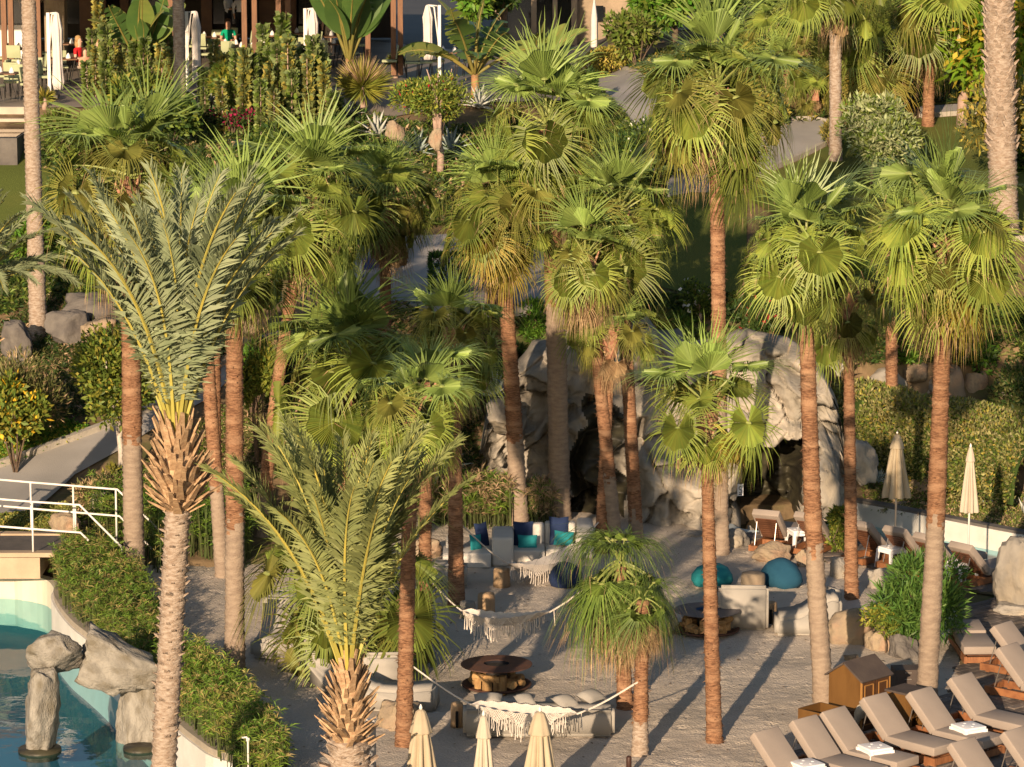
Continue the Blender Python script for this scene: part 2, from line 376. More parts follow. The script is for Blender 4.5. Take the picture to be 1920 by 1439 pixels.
# the artificial cliff behind the beach, stone by stone
cl = thing('rock_cliff', 'tall pale artificial rock cliff with dark cave openings behind the sofas', 'cliff', (1.9, 77.5, 0))
def cliff_face():
    q = np.random.default_rng(12); st = .045; x0 = atY(885, 900, 76.5).x; x1 = atY(1600, 900, 76.5).x
    xs = np.arange(x0, x1, st); N = len(xs); tops = np.interp(xs, [atY(u, 700, 78).x for u in (885,915,960,1000,1080,1130,1180,1215,1240,1290,1350,1390,1440,1500,1540,1575,1600)], [16-78*tan(PITCH+atan((v-719.5)/FPX)) for v in (905,760,700,655,640,650,640,612,640,655,650,632,640,655,690,760,880)])
    R = 110; X = np.repeat(xs[None], R, 0); Tt = np.linspace(0, 1, R)[:, None]; Z = -.15+(tops[None]+.15)*Tt
    w = lambda s, a, o: np.array([[noise.noise((x*s+o, z*s*1.3, a)) for x in xs] for z in np.linspace(0, 4.4, R)])
    n1, n2 = w(.8, 1.3, 0), w(.9, 7.7, 9); n3 = w(2.6, 3.1, 4); n4 = w(6.5, 5.1, 2)
    XX = X+n1*.55+n3*.12; ZZ = Z+n2*.5+n3*.1
    S_ = np.stack([q.uniform(x0-1, x1+1, 95), q.uniform(-.5, 5, 95)], 1); D = np.sqrt(((XX[..., None]-S_[:, 0])/1.15)**2+((ZZ[..., None]-S_[:, 1]))**2); o = np.argsort(D, -1)[..., :2]
    d1 = np.take_along_axis(D, o[..., :1], -1)[..., 0]; d2 = np.take_along_axis(D, o[..., 1:2], -1)[..., 0]; dep = q.uniform(-.55, .45, 95); tx = q.uniform(-.35, .35, 95); tzv = q.uniform(-.5, .25, 95); k = o[..., 0]
    rel = dep[k]+tx[k]*(XX-S_[k, 0])+tzv[k]*(ZZ-S_[k, 1])
    rel -= .32*np.clip(1-(d2-d1)/.13, 0, 1)**1.5; rel += .22*n3+.09*n4+.05*(1-np.abs(n3)*3)
    Y = 76.55+Z*.42-rel*.85
    ux = lambda u: atY(u, 850, 77).x; vz = lambda v: 16-77*tan(PITCH+atan((v-719.5)/FPX))
    def recess(u0, u1, v0, v1, dp, soft=.22):
        a = np.clip((XX-ux(u0))/soft, 0, 1)*np.clip((ux(u1)-XX)/soft, 0, 1)*np.clip((ZZ-vz(v1))/soft, 0, 1)*np.clip((vz(v0)-ZZ)/soft, 0, 1); return a*dp
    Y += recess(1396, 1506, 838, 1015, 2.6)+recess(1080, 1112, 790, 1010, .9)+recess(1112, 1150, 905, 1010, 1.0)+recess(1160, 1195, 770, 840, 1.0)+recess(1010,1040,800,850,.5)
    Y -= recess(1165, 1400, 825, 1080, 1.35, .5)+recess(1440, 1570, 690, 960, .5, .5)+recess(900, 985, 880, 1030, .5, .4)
    Y += np.clip((Tt-.93)/.07, 0, 1)**2*.9; e = np.minimum(X-x0, x1-X); Y += np.clip(1-e/.5, 0, 1)**2*1.2
    wet_cave_shade = (recess(1072, 1155, 770, 1015, 1)+recess(1395, 1506, 840, 1015, 1)) > .25  # damp waterfall niche, plus the cave whose shade is put into the colour
    # fold the top back into the bank
    V = np.stack([X, Y, Z], -1); rows = [V]
    for kk in range(1, 7): t = V[-1].copy(); t[:, 1] += kk*.35; t[:, 2] += -.03*kk*kk*.6+.12*np.array([noise.noise((x*1.5, kk*.8, 3)) for x in xs]); rows.append(t[None])
    V = np.concatenate(rows, 0); nr = V.shape[0]; i = np.arange((nr-1)*(N-1)); r_, c_ = i//(N-1), i % (N-1); a = r_*N+c_; Fc = np.stack([a, a+1, a+N+1, a+N], -1)
    me = bpy.data.meshes.new('rock_face'); P = V.reshape(-1, 3)-np.array(cl.location); me.vertices.add(len(P)); me.vertices.foreach_set('co', P.reshape(-1).astype(np.float32)); me.loops.add(Fc.size); me.loops.foreach_set('vertex_index', Fc.reshape(-1).astype(np.int32)); me.polygons.add(len(Fc)); me.polygons.foreach_set('loop_start', np.arange(0, Fc.size, 4, dtype=np.int32)); me.update(calc_edges=True)
    me.materials.append(M['cliff']); me.materials.append(M['stone_wet_shade']); W_ = np.zeros((nr, N), bool); W_[:R] = wet_cave_shade; me.polygons.foreach_set('material_index', W_[r_, c_].astype(np.int32)); me.polygons.foreach_set('use_smooth', np.ones(len(Fc), bool)); return me
mk('cliff', (.42,.375,.315), (.29,.262,.222), sc=1.3, rough=.95, bump=1, bsc=11, spec=.1, c3=(.20,.185,.155), sc3=.9)
ob('rock_face', cliff_face(), cl)
for (a, b, c, d, Y, dp, sd, m) in [(905,745,990,820,76.5,.8,12,'stone'),(1190,612,1290,690,79.6,1.0,16,'stone'),(1500,835,1580,970,76.6,.8,22,'stone'),(1110,650,1170,720,78.4,.8,15,'stone'),(1245,655,1300,705,78.9,.6,33,'stone')]:
    me, loc, sc = rock_box(a, b, c, d, Y, dp, sd, 4, m, nz=.18, cuts=10); ob('stone', me, cl, loc-cl.location, (0, 0, 0), sc)
mk('dark', (.012,.012,.012), rough=1)
cv = MB(); a = atY(1380, 985, 78.6); b = atY(1520, 820, 78.6); cv.box(((a.x+b.x)/2, 78.9, (a.z+b.z)/2), (b.x-a.x, .5, b.z-a.z))
0 and ob('cave_wall', cv.mesh('cave_wall', ['stone_wet_shade']), cl, -cl.location)
RK = [(830,690,905,760,'pale flat topped stone low in the bank left of the cliff',80.0,'stone'),(700,760,800,830,'rock half hidden behind the mid palms',80.0,'stone_warm'),
 (1580,822,1650,905,'flat grey rock slab beside the thin palm below the hedge',76.9,'stone'),(1650,935,1700,975,'small rough rock on the channel edge',77.6,'stone_dark_shade'),
 (1700,880,1760,965,'brown rock behind the bigger beige parasol',78.3,'stone_warm'),(1800,860,1850,930,'brown rock near the second beige parasol foot',78.3,'stone_warm'),
 (1400,985,1415,1010,'little stone at cliff corner',75.0,'stone'),
 (805,980,910,1030,'grey boulder behind the left end of the white sofa',75.6,'stone_warm'),(900,975,960,1010,'small round boulder by the papyrus pond',76.2,'stone_warm'),
 (1260,995,1330,1035,'pale rock at the foot of the shaded cliff wall',74.4,'stone'),(1325,985,1410,1045,'broad rounded boulder at the cliff foot beside the deck',73.4,'stone'),
 (1405,1015,1485,1062,'angular sandy boulder in front of the first deck lounger',71.9,'stone_warm'),(1488,1030,1520,1066,'small reddish boulder beside the bent palm',71.4,'stone_warm'),
 (1555,1045,1600,1100,'shaded boulder between the two palms',70.4,'stone'),(1625,1060,1680,1115,'pale upright boulder left of the oleander bush',69.5,'stone'),
 (1860,1005,1960,1140,'big pale rock at the right edge of the photo',67.2,'stone'),(1860,1130,1960,1160,'pale ledge stone under the big rock on the right edge',67,'stone'),
 (1545,1135,1660,1225,'wide grey boulder behind the wooden cabinet',64.8,'stone_warm'),(1660,1185,1725,1250,'dark grey pointed boulder under the oleander',63.6,'stone_dark_shade'),
 (1580,1225,1615,1250,'small tan stone peeking above the cabinet roof',63.3,'stone_warm'),(1615,1180,1680,1245,'tan boulder beneath the yellow bush',64.2,'stone_warm'),
 (690,1312,800,1400,'large brown boulder below the grey cushions',58.6,'stone_warm'),(490,1420,545,1470,'smooth tan rock at the bottom edge near the papyrus',55.9,'stone_warm'),
 (775,1008,830,1062,'reddish squared rock beside the sofa',72.3,'stone_warm'),(1030,1000,1100,1030,'dark rock behind the sofa back',75.5,'stone_dark_shade'),
 (110,548,250,620,'long grey rock in shade toned stone on the left bank',84.6,'stone_dark_shade'),(80,580,170,650,'blocky shaded rock beside the tall left trunk',83.5,'stone_dark_shade'),(0,600,70,680,'shade toned rock near the left edge behind the shrubs',82.5,'stone_dark_shade'),(150,590,225,650,'brown rock just above the round green tree',83.3,'stone_warm'),(560,540,640,600,'dark rock by the left plaza edge',83,'stone_dark_shade'),(440,560,500,640,'rock between the two tall left palms',82,'stone_warm'),(0,810,40,850,'grey stone under the yellow flowering shrub',78.5,'stone'),
 (1170,285,1200,320,'small stone near the road planter',91,'stone'),(720,225,760,262,'orange rock beside the big blue agave',91.5,'stone_warm'),(800,240,830,280,'orange rock in the cactus bank',91,'stone_warm'),
 (1660,655,1700,690,'small pale rock at the hedge end',83,'stone'),(1820,610,1880,645,'two toned pale rock in the right bank',84.5,'stone'),(90,960,160,1010,'pale stone ledge at the stream bank by the bridge',72.5,'stone_warm'),(165,915,205,960,'grey rock in front of the bridge railing post',74,'stone')]
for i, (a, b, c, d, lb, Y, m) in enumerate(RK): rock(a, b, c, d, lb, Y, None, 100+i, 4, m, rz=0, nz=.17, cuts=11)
# stone retaining wall, upper right
wl = thing('stone_wall', 'crazy paved pale stone retaining wall above the clipped hedge', 'wall', (9.5, 82.6, 1.8)); rw = random.Random(5)
a = atY(1618, 745, 82.6); b = atY(1960, 690, 82.9)
for i in range(16):
    u = 1640+rw.uniform(0, 330)*1.0; 
for k, (u0, v0, u1, v1) in enumerate([(1618,688,1700,748),(1690,675,1740,720),(1700,700,1770,760),(1745,678,1815,770),(1735,716,1765,742),(1800,690,1860,775),(1850,700,1930,790),(1830,740,1850,770),(1855,765,1885,785),(1900,690,1980,800)]):
    me, loc, sc = rock_box(u0, v0, u1, v1, 82.6+.1*(k % 3), .5, 300+k, 3, 'stone_warm' if k % 2 else 'stone', nz=.12, cuts=10)
    ob('stone', me, wl, loc-wl.location, (0, 0, 0), sc)
# ---------------------------------------------------------------- palm leaves
mk('fan_weep', (.13,.19,.035), (.085,.14,.025), sc=3, rough=.55, isl=.3, objv=.3, tr=.12)
def fan_leaf(e, seed, R=.78, pet=.85, droop=.5, arch=25, hinge=0, nseg=58, half=145, mats=('fan','petiole','fan_dry'), shrivel=1.0, cup=.16, ptip=.12, fuse=.48, name='frond'):
    r = random.Random(seed); mb = MB(); pts = []; p = Vector((0,0,0)); n = 6; ang = radians(e)
    for i in range(n+1):
        pts.append(p.copy()); a = ang-radians(arch)*i/n; p = p+Vector((cos(a), 0, sin(a)))*pet/n
    ab = ang-radians(arch+hinge); d = Vector((cos(ab), 0, sin(ab))); nr = Vector((-sin(ab), 0, cos(ab))); la = Vector((0,1,0))
    mb.tube(pts, [.034,.027,.021,.017,.014,.012,.011], 4, 1); base = pts[-1]; H = radians(half); nseg = max(18, int(nseg*half/145)); dt = 2*H/nseg
    tw = r.uniform(-.12,.12)
    def f1(t): return R*(fuse-.12*(abs(t)/pi)**2)*(1+.05*sin(t*9+seed))
    def P(t, q, up=0): return base+(d*cos(t)+la*sin(t))*q-nr*(cup*(q*sin(t))**2/R-tw*q*sin(t))+nr*up+Vector((0,0,-1))*(.08*droop*(q/R)**2*R)
    mb.lathe([(.0,-.012),(.062,0),(.04,.025),(0,.035)], 6, 1, None, base, cap=False)
    gap = {r.randrange(nseg) for _ in range(r.randrange(1, 7))}
    for k in range(nseg):
        t0 = -H+dt*k; t1 = t0+dt; tm = t0+dt/2; L = R*(1.1-.20*(abs(tm)/pi)**2)*r.uniform(.84, 1.14)
        q = f1(tm); pl = .034*r.uniform(.6, 1.4); e0, e1 = P(t0, f1(t0), -pl), P(t1, f1(t1), -pl); m = P(tm, q, pl)
        mb.add([base, e0, m, e1], [(0,1,2),(0,2,3)], 0)
        if k in gap: continue
        s = (m-P(tm, q*.7, pl)).normalized(); w = (e1-e0); w0 = w.length*.46*shrivel*r.uniform(.7,1.05); w = w.normalized(); c = m.copy(); st = (L-q)/3*1.15; s = (s+w*r.gauss(0,.10)+nr*r.gauss(0,.09)).normalized()
        rows = [(c-w*w0, c+w*w0)]; g = droop*r.uniform(.4, 1.6)
        for j, (gr, ww) in enumerate(((.22,.74),(.6,.42))):
            v = (s+Vector((0,0,-1))*gr*g+w*r.uniform(-.08,.08)).normalized(); c = c+v*st; s = v; rows.append((c-w*w0*ww, c+w*w0*ww))
        v = (s+Vector((0,0,-1))*1.3*g+w*r.uniform(-.3,.3)).normalized(); tip = c+v*st*1.2*r.uniform(.5,1.1); o = [x for rr in rows for x in rr]+[tip]
        mb.add(o, [(0,1,3,2),(2,3,5,4)], 0); mb.add([o[4], o[5], tip], [(0,1,2)], 2 if r.random() < ptip else 0)
    return mb.mesh(name, mats)
FAN = {}
SPEC = {84:(.08,6,0,62,.03), 68:(.15,14,8,92,.04), 50:(.3,20,28,140,.07), 32:(.45,24,44,152,.10), 14:(.6,28,52,155,.15), -6:(.85,30,46,150,.25), -26:(1.1,28,34,145,.4), -46:(1.5,22,20,135,.5)}
for e, (dr, ar, hi_, hf, pt) in SPEC.items():
    for s in (0, 1, 2):
        FAN[('g', e, s)] = fan_leaf(e, e*10+s+999, droop=dr, arch=ar, hinge=hi_, half=hf, mats=('fan_young' if e > 40 else 'fan', 'petiole', 'fan_dry'), cup=-.1 if e > 60 else .16, pet=.55 if e > 60 else .9, R=.95 if e > 60 else .78, ptip=pt)
        if e < 40:
            FAN[('o', e, s)] = fan_leaf(e, e*7+s+99, droop=dr+.5, arch=ar+6, hinge=hi_, half=hf, mats=('fan_olive','petiole','fan_dry'), ptip=.6, fuse=.38)
            FAN[('y', e, s)] = fan_leaf(e, e*9+s+199, droop=dr+.1, arch=ar, hinge=hi_, half=140, mats=('fan_yellow','petiole_yellow','fan_dry'), ptip=.4)
for s in (0, 1, 2): FAN[('d', -62, s)] = fan_leaf(-62, 700+s, R=.8, pet=.6, droop=2.4, arch=18, mats=('fan_dry','boot','fan_dry'), shrivel=.5, half=110, cup=.7)
EL = [84, 68, 50, 32, 14, -6, -26, -46]
for s in (0, 1, 2): FAN[('h', 0, s)] = fan_leaf(-20, 800+s, R=1.25, pet=.5, droop=2.8, arch=34, hinge=10, half=110, mats=('fan_weep','petiole','fan_dry'), shrivel=1.3, cup=.6, ptip=.8, fuse=.16); FAN[('h', 1, s)] = fan_leaf(60, 830+s, R=1.1, pet=.35, droop=1.7, arch=34, hinge=10, half=75, mats=('fan_weep','petiole','fan_dry'), shrivel=1.2, cup=.2, ptip=.2, fuse=.18)
def near(e, lo=-90): 
    return min((x for x in EL), key=lambda x: abs(x-e))
def wedge_mesh(name, m, l=.3, w=.13, t=.05):
    mb = MB(); vs = [(0,-w/2,-t/2),(0,w/2,-t/2),(0,w/2,t/2),(0,-w/2,t/2),(l*.55,-w*.33,-t*.35),(l*.55,w*.33,-t*.35),(l*.55,w*.33,t*.45),(l*.55,-w*.33,t*.45),(l,-w*.24,-t*.1),(l*.96,w*.24,-t*.12),(l*.97,w*.2,t*.25),(l*1.02,-w*.22,t*.2)]
    fs = [(3,2,1,0),(8,9,10,11)]+[(a*4+j, a*4+(j+1) % 4, a*4+4+(j+1) % 4, a*4+4+j) for a in (0,1) for j in range(4)]
    mb.add(vs, fs); return mb.mesh(name, [m])
BOOT = [wedge_mesh('leaf_base', 'boot', l, w) for l, w in ((.42,.15),(.33,.14),(.5,.13))]
BOOTR = [wedge_mesh('leaf_base', 'boot_red', .34, .17, .05), wedge_mesh('leaf_base', 'boot', .26, .13, .04)]
def frame(d, upv=Vector((0,0,1))):
    x = Vector(d).normalized(); z = upv-x*upv.dot(x); z = z.normalized() if z.length > 1e-4 else x.orthogonal().normalized(); y = z.cross(x)
    return Matrix((x, y, z)).transposed().to_euler()
def trunk(path, r0, r1, ring, seed, greyfrac, flare=.25, n=12, amp=.085, mats=('trunk_grey','trunk_orange'), shag=0):
    """ringed, fibrous palm trunk along a path (points from the base up)"""
    r = random.Random(seed); P = [Vector(p) for p in path]
    # catmull resample
    segs = []
    for i in range(len(P)-1):
        a = P[max(i-1,0)]; b = P[i]; c = P[i+1]; d = P[min(i+2, len(P)-1)]
        k = max(2, int((c-b).length/ring))
        for j in range(k):
            t = j/k; segs.append(.5*((2*b)+(c-a)*t+(2*a-5*b+4*c-d)*t*t+(3*b-a-3*c+d)*t*t*t))
    segs.append(P[-1]); N = len(segs); mb = MB(); vs = []; fs = []; ms = []
    for i, p in enumerate(segs):
        h = i/(N-1); rr = r0+(r1-r0)*h+r0*flare*math.exp(-h*N*ring/.35); saw = 1+amp*(.5 if i % 2 else -.5)*r.uniform(.4, 1.4)
        for j in range(n):
            w = 2*pi*j/n+.1*(i % 2); q = rr*saw*(1+r.uniform(-amp, amp)*.55+.05*noise.noise((cos(w)*1.2, sin(w)*1.2, h*N*ring*.8+seed)))
            vs.append((p.x+q*cos(w), p.y+q*sin(w), p.z+r.uniform(-.3,.3)*ring))
    for i in range(N-1):
        g = (i/(N-1)) < greyfrac+r.uniform(-.004,.004)
        for j in range(n): fs.append((i*n+j, i*n+(j+1) % n, (i+1)*n+(j+1) % n, (i+1)*n+j)); ms.append(0 if i/(N-1) < greyfrac+.035*noise.noise((j*.7, i*.12, seed))+r.uniform(-.012,.012) else 1)
    fs.append(tuple((N-1)*n+j for j in range(n))); ms.append(1)
    if shag:                                          # loose fibres standing off the bark
        for k in range(shag):
            i = r.randrange(min(int(N*max(greyfrac, .02)), N-3), N-1); w = r.uniform(0, 2*pi); p = segs[i]; h = i/(N-1); rr = (r0+(r1-r0)*h)*.99
            o = Vector((cos(w), sin(w), 0)); tn = Vector((-sin(w), cos(w), 0)); b0 = p+o*rr; ln = r.uniform(.03,.08)
            k0 = len(vs); vs += [tuple(b0+tn*.03), tuple(b0-tn*.03), tuple(b0+o*ln+tn*r.uniform(-.05,.05)+Vector((0,0,r.uniform(-.05,.03))))]; fs.append((k0,k0+1,k0+2)); ms.append(1)
    o = len(mb.v); mb.v = [tuple(v) for v in vs]; mb.f = fs; mb.m = ms
    return mb.mesh('trunk', list(mats), True), segs
def fan_palm(label, base, crown, rad, w0, w1=None, Y=None, n=30, dry=6, olive=5, yellow=0, grey=.4, bow=0, sc=1.0, boots=8, lo=-46, hi=86, seed=0, bz=None, group='fan palms standing in the sand and gardens', amp=.085, mats=('trunk_grey','trunk_orange'), name='fan_palm', shag=260, weep=0, az=None, flare=.25, tall=None):
    r = random.Random(seed*31+5)
    b = hit(*base) if Y is None else atY(base[0], base[1], Y)
    if Y is not None: b.z = hz(b.x, b.y)
    if bz is not None: b.z = bz
    b.z -= .1; cr = atY(crown[0], crown[1], b.y); s = ppm(b.y); R = rad/s/1.25
    root = thing(name, label, 'palm tree', b, 0, group); L = cr-b; top = L+Vector((0,0,-.25*R))
    midp = L*.5+Vector((bow/s, 0, 0)); w1 = w1 or w0*.82
    me, segs = trunk([(0,0,0), L*.25+Vector((bow*.75/s,0,0)), midp, L*.75+Vector((bow*.75/s,0,0)), top], w0/s/2, w1/s/2, .058, seed, grey, amp=amp, mats=mats, shag=shag, flare=flare)
    ob('trunk', me, root)
    ga = 2.39996; n = max(8, int(n*.88)) if n > 20 else n; dry = int(dry*1.35)
    for i in range(n):
        f = (i+.5)/n; e = hi-(hi-lo)*f**.92; ee = near(e); kind = 'g'
        if ee < 40 and r.random() < olive/n*1.0: kind = 'o'
        if weep: kind = 'h'; ee = 1 if f < .3 else 0
        z = -.38*f*R; a = i*ga+seed+r.uniform(-.3,.3)
        ob('frond', FAN[(kind, ee, r.randrange(3))], root, L+Vector((0.05*cos(a), 0.05*sin(a), z)), (r.uniform(-.35,.35), r.uniform(-.28,.28), a), R*sc*r.uniform(.70,1.18))
    for i in range(yellow):
        a = r.uniform(-pi, 0) if az is None else az[i % len(az)]
        ob('frond', FAN[('y', r.choice((-6,-26,-46)), i % 2)], root, L+Vector((0,0,-.4*R)), (0, 0, a), R*sc*r.uniform(.85,1.05))['label'] = 'yellowed frond'
    for i in range(dry):
        a = i*ga*1.3+r.uniform(0, 6)
        ob('frond', FAN[('d', -62, r.randrange(3))], root, L+Vector((.05*cos(a), .05*sin(a), -.45*R-r.uniform(0,.2)*R)), (0, r.uniform(-.2,.2), a), R*sc*r.uniform(.75,1.1))
    for i in range(boots):
        a = i*ga; q = w1/s/2*.8; zz = -.35*R-(i/boots)*.45
        ob('leaf_base', BOOTR[i % 2], root, L*( (L.z+zz)/L.z )+Vector((q*cos(a), q*sin(a), 0)), frame((cos(a)*.42, sin(a)*.42, 1)), r.uniform(.8,1.25))
    return root
FP = [
 # label, base, crown, radius, w0, w1, kwargs
 ('tall fan palm with grey lower trunk between the bridge railing and the date palm', (252,1088),(240,305),165,40,34,dict(grey=.36,n=36,dry=12,olive=16)),
 ('fan palm with a thick rust trunk right of the spiky date palm', (440,1262),(440,430),140,40,30,dict(grey=.36,n=30,dry=4)),
 ('leaning fan palm with a bare grey lower trunk just left of the thick rust trunk', (418,1085),(370,395),120,28,24,dict(grey=.27,n=26,dry=6,olive=10)),
 ('fan palm whose trunk stands in shade behind the leaning one', (404,1000),(400,470),100,26,24,dict(Y=74.5,grey=.1,n=22,dry=4)),
 ('leaning fan palm with broad crown below the tall shrubs, trunk bending left', (488,1010),(585,345),138,28,20,dict(Y=73.5,grey=.15,n=36,dry=3,bow=-10,olive=9)),
 ('fan palm with thin orange trunk in front of the blue sign', (724,900),(722,352),112,24,20,dict(Y=77.5,grey=.1,n=32,dry=5,boots=14,olive=8)),
 ('fan palm with drooping crown and straight trunk behind the white sofa', (975,978),(935,372),128,36,24,dict(Y=75.6,grey=.28,n=34,dry=4,olive=16,yellow=2,az=(-1.3,-1.9),bow=2)),
 ('tallest middle fan palm with bright upright fronds and thick grey lower trunk', (1050,985),(1025,215),150,42,32,dict(Y=76.2,grey=.56,n=36,dry=3,bow=4)),
 ('fan palm with a dense skirted crown right of the cliff centre', (1194,1012),(1160,385),128,27,22,dict(grey=.1,n=36,dry=9,olive=10)),
 ('fan palm leaning left, its grey foot behind the scarred trunk', (1158,1042),(1100,470),104,26,22,dict(grey=.27,n=26,dry=12,olive=10)),
 ('slim fan palm with few upright fronds and scarred light trunk', (1126,1040),(1146,610),88,26,17,dict(grey=.02,n=13,dry=5,boots=20,lo=-20)),
 ('very tall fan palm with a smooth straight trunk and fountain crown', (1353,1040),(1342,150),155,30,27,dict(Y=72.6,grey=.34,n=40,dry=2,olive=8)),
 ('short fan palm with sparse open crown and one yellow frond on the sand', (1340,1394),(1322,742),130,32,21,dict(grey=0,n=17,dry=3,boots=26,lo=-30,olive=1,yellow=2,az=(-.35,-.6))),
 ('fan palm with bent grey trunk and star like pale fans', (1546,1322),(1512,440),138,40,27,dict(grey=.36,n=30,dry=2,boots=16,bow=-8)),
 ('thin fan palm between the two large right palms', (1597,1126),(1590,548),104,27,19,dict(grey=0,n=24,dry=6,boots=24,olive=14)),
 ('fan palm with a wide fringed skirt crown on the right', (1736,1322),(1774,418),158,42,28,dict(grey=.40,n=40,dry=5,olive=18,yellow=1,az=(-1.0,),bow=4)),
 ('broad fan palm with large bright fans behind the front date palm', (645,1080),(655,665),172,36,30,dict(Y=72,grey=.2,n=34,dry=2)),
 ('squat fan palm with low drooping fans around the front date palm', (655,1262),(645,1085),205,42,36,dict(grey=.2,n=26,dry=4,lo=-46,hi=50)),
 ('fan palm with dark straight trunk beside the brown boulder', (757,1402),(772,750),110,33,26,dict(grey=0,n=24,dry=5)),
 ('fan palm with slim orange trunk left of the round fire pit', (795,1242),(800,715),95,29,20,dict(grey=0,n=22,dry=4,olive=8)),
 ('fan palm with ragged half dead crown behind the second hammock', (856,1142),(850,612),108,32,21,dict(grey=0,n=20,dry=14,boots=22,olive=8)),
 ('young fan palm with weeping dead skirt between the two fire pits', (1172,1332),(1163,1040),122,30,24,dict(grey=0,n=46,dry=30,lo=-46,hi=60,olive=0,boots=0,sc=1.15,weep=1)),
 ('slender fan palm tied to the front hammock, whitewashed at its foot', (1199,1422),(1206,1110),85,32,22,dict(grey=.26,n=14,dry=16,lo=-46,hi=60,olive=0,weep=1,boots=0,mats=('trunk_pale','trunk_orange'))),
 ('tall fan palm with pale ringed trunk at the far left edge', (72,642),(48,-190),120,34,26,dict(Y=84,grey=1,n=20,dry=2,amp=.09,mats=('trunk_pale','trunk_pale'),boots=0)),
 ('tall fan palm with pale trunk by the white parasols', (338,215),(331,-240),110,23,21,dict(Y=94,grey=1,n=20,dry=2,amp=.07,mats=('trunk_pale','trunk_pale'),boots=0)),
 ('fan palm with a pale shaggy trunk left of the yellow fronded palm', (1567,305),(1566,-60),105,24,22,dict(Y=91,grey=1,n=20,dry=2,amp=.09,mats=('trunk_pale','trunk_pale'),boots=0)),
 ('fan palm with golden hanging fronds above the silver shrub', (1645,228),(1640,60),128,26,24,dict(Y=95,grey=0,n=34,dry=3,yellow=4,az=(-1.7,-2.2,-1.3),olive=10)),
 ('fan palm with a deep green crown right of the star like palm', (1672,760),(1672,420),110,24,20,dict(Y=81,grey=0,n=22,dry=4,olive=6)),
 ('fan palm crown against the dark trees near the top right', (1462,190),(1466,45),105,22,20,dict(Y=99,grey=0,n=24,dry=4,olive=8)),
 ('small fan palm with shaggy trunk beside the upper road', (1303,300),(1290,215),92,22,20,dict(Y=90,grey=0,n=22,dry=3,olive=14)),
 ('small shaggy palm left of the pair by the curved path', (1480,208),(1478,120),60,17,15,dict(Y=96,grey=0,n=16,dry=3,shag=60)),
 ('shaggy palm by the curved path with tall grey fronds', (1510,212),(1506,75),75,17,14,dict(Y=96.5,grey=0,n=20,dry=3,shag=60)),
 ('tiny palm right of the shaggy pair', (1525,208),(1530,160),45,12,11,dict(Y=95.5,grey=0,n=12,dry=2,shag=40,boots=4)),
 ('palm crown at the top edge beside the rubber tree', (1740,240),(1745,-10),110,22,20,dict(Y=94.5,grey=0,n=22,dry=3)),
]
for i, (lb, ba, cr, rd, w0, w1, kw) in enumerate(FP): fan_palm(lb, ba, cr, rd, w0, w1, seed=i+1, **kw)

# ---------------------------------------------------------------- date palms
def date_frond(e0, seed, L=4.0, bend=42, npair=98, mats=('date_leaf','petiole_yellow'), lw=.0165, ll=.66, side=0):
    r = random.Random(seed); mb = MB(); n = 16; pts = []; tg = []; p = Vector((0,0,0)); y = 0
    for i in range(n+1):
        s = i/n; a = radians(e0-bend*s**1.7); t = Vector((cos(a), side*s*s, sin(a))).normalized(); pts.append(p.copy()); tg.append(t); p = p+t*L/n
    mb.tube(pts, [.036*(1-i/n)**.8+.005 for i in range(n+1)], 4, 1)
    def ev(s):
        q = s*n; i = min(int(q), n-1); return pts[i].lerp(pts[i+1], q-i), tg[i].lerp(tg[i+1], q-i).normalized()
    for k in range(npair):
        s = .13+.87*(k+.5)/npair; c, t = ev(s); la = Vector((0,1,0)); la = (la-t*la.dot(t)).normalized(); nr = t.cross(la)*-1
        if nr.z < 0 and abs(t.z) < .95: nr = -nr
        q = (s-.13)/.87; ln = ll*(.5+.5*min(1, q*4))*(1-.55*q**2.2)*r.uniform(.85,1.1)
        for sg in (-1, 1):
            a = radians(62-34*q)*r.uniform(.85,1.15); b = radians(r.choice((12, 34))+r.uniform(-8, 8))
            d = (t*cos(a)+(la*sg*cos(b)+nr*sin(b))*sin(a)).normalized(); w = d.cross(nr).normalized()*lw*.9
            m1 = c+d*ln*.4; tip = c+d*ln+Vector((0,0,-1))*ln*.2*r.uniform(0,1.8)
            mb.add([c, m1-w+nr*.006, tip, m1+w+nr*.006], [(0,1,2),(0,2,3)], 0)
    return mb.mesh('frond', mats)
DF = {}
for mt, tagk in ((('date_leaf','petiole_yellow'),'b'), (('date_leaf_green','petiole_yellow'),'g')):
    for e in (87, 80, 72, 64, 52, 36):
        for s in (0, 1): DF[(tagk, e, s)] = date_frond(e, e*3+s+(0 if tagk == 'b' else 50), bend=20+(87-e)*1.1, mats=mt, side=(-.25,.25)[s])
SCAR = [wedge_mesh('leaf_base', 'trunk_pale', .17, .2, .06), wedge_mesh('leaf_base', 'trunk_pale', .12, .17, .05)]
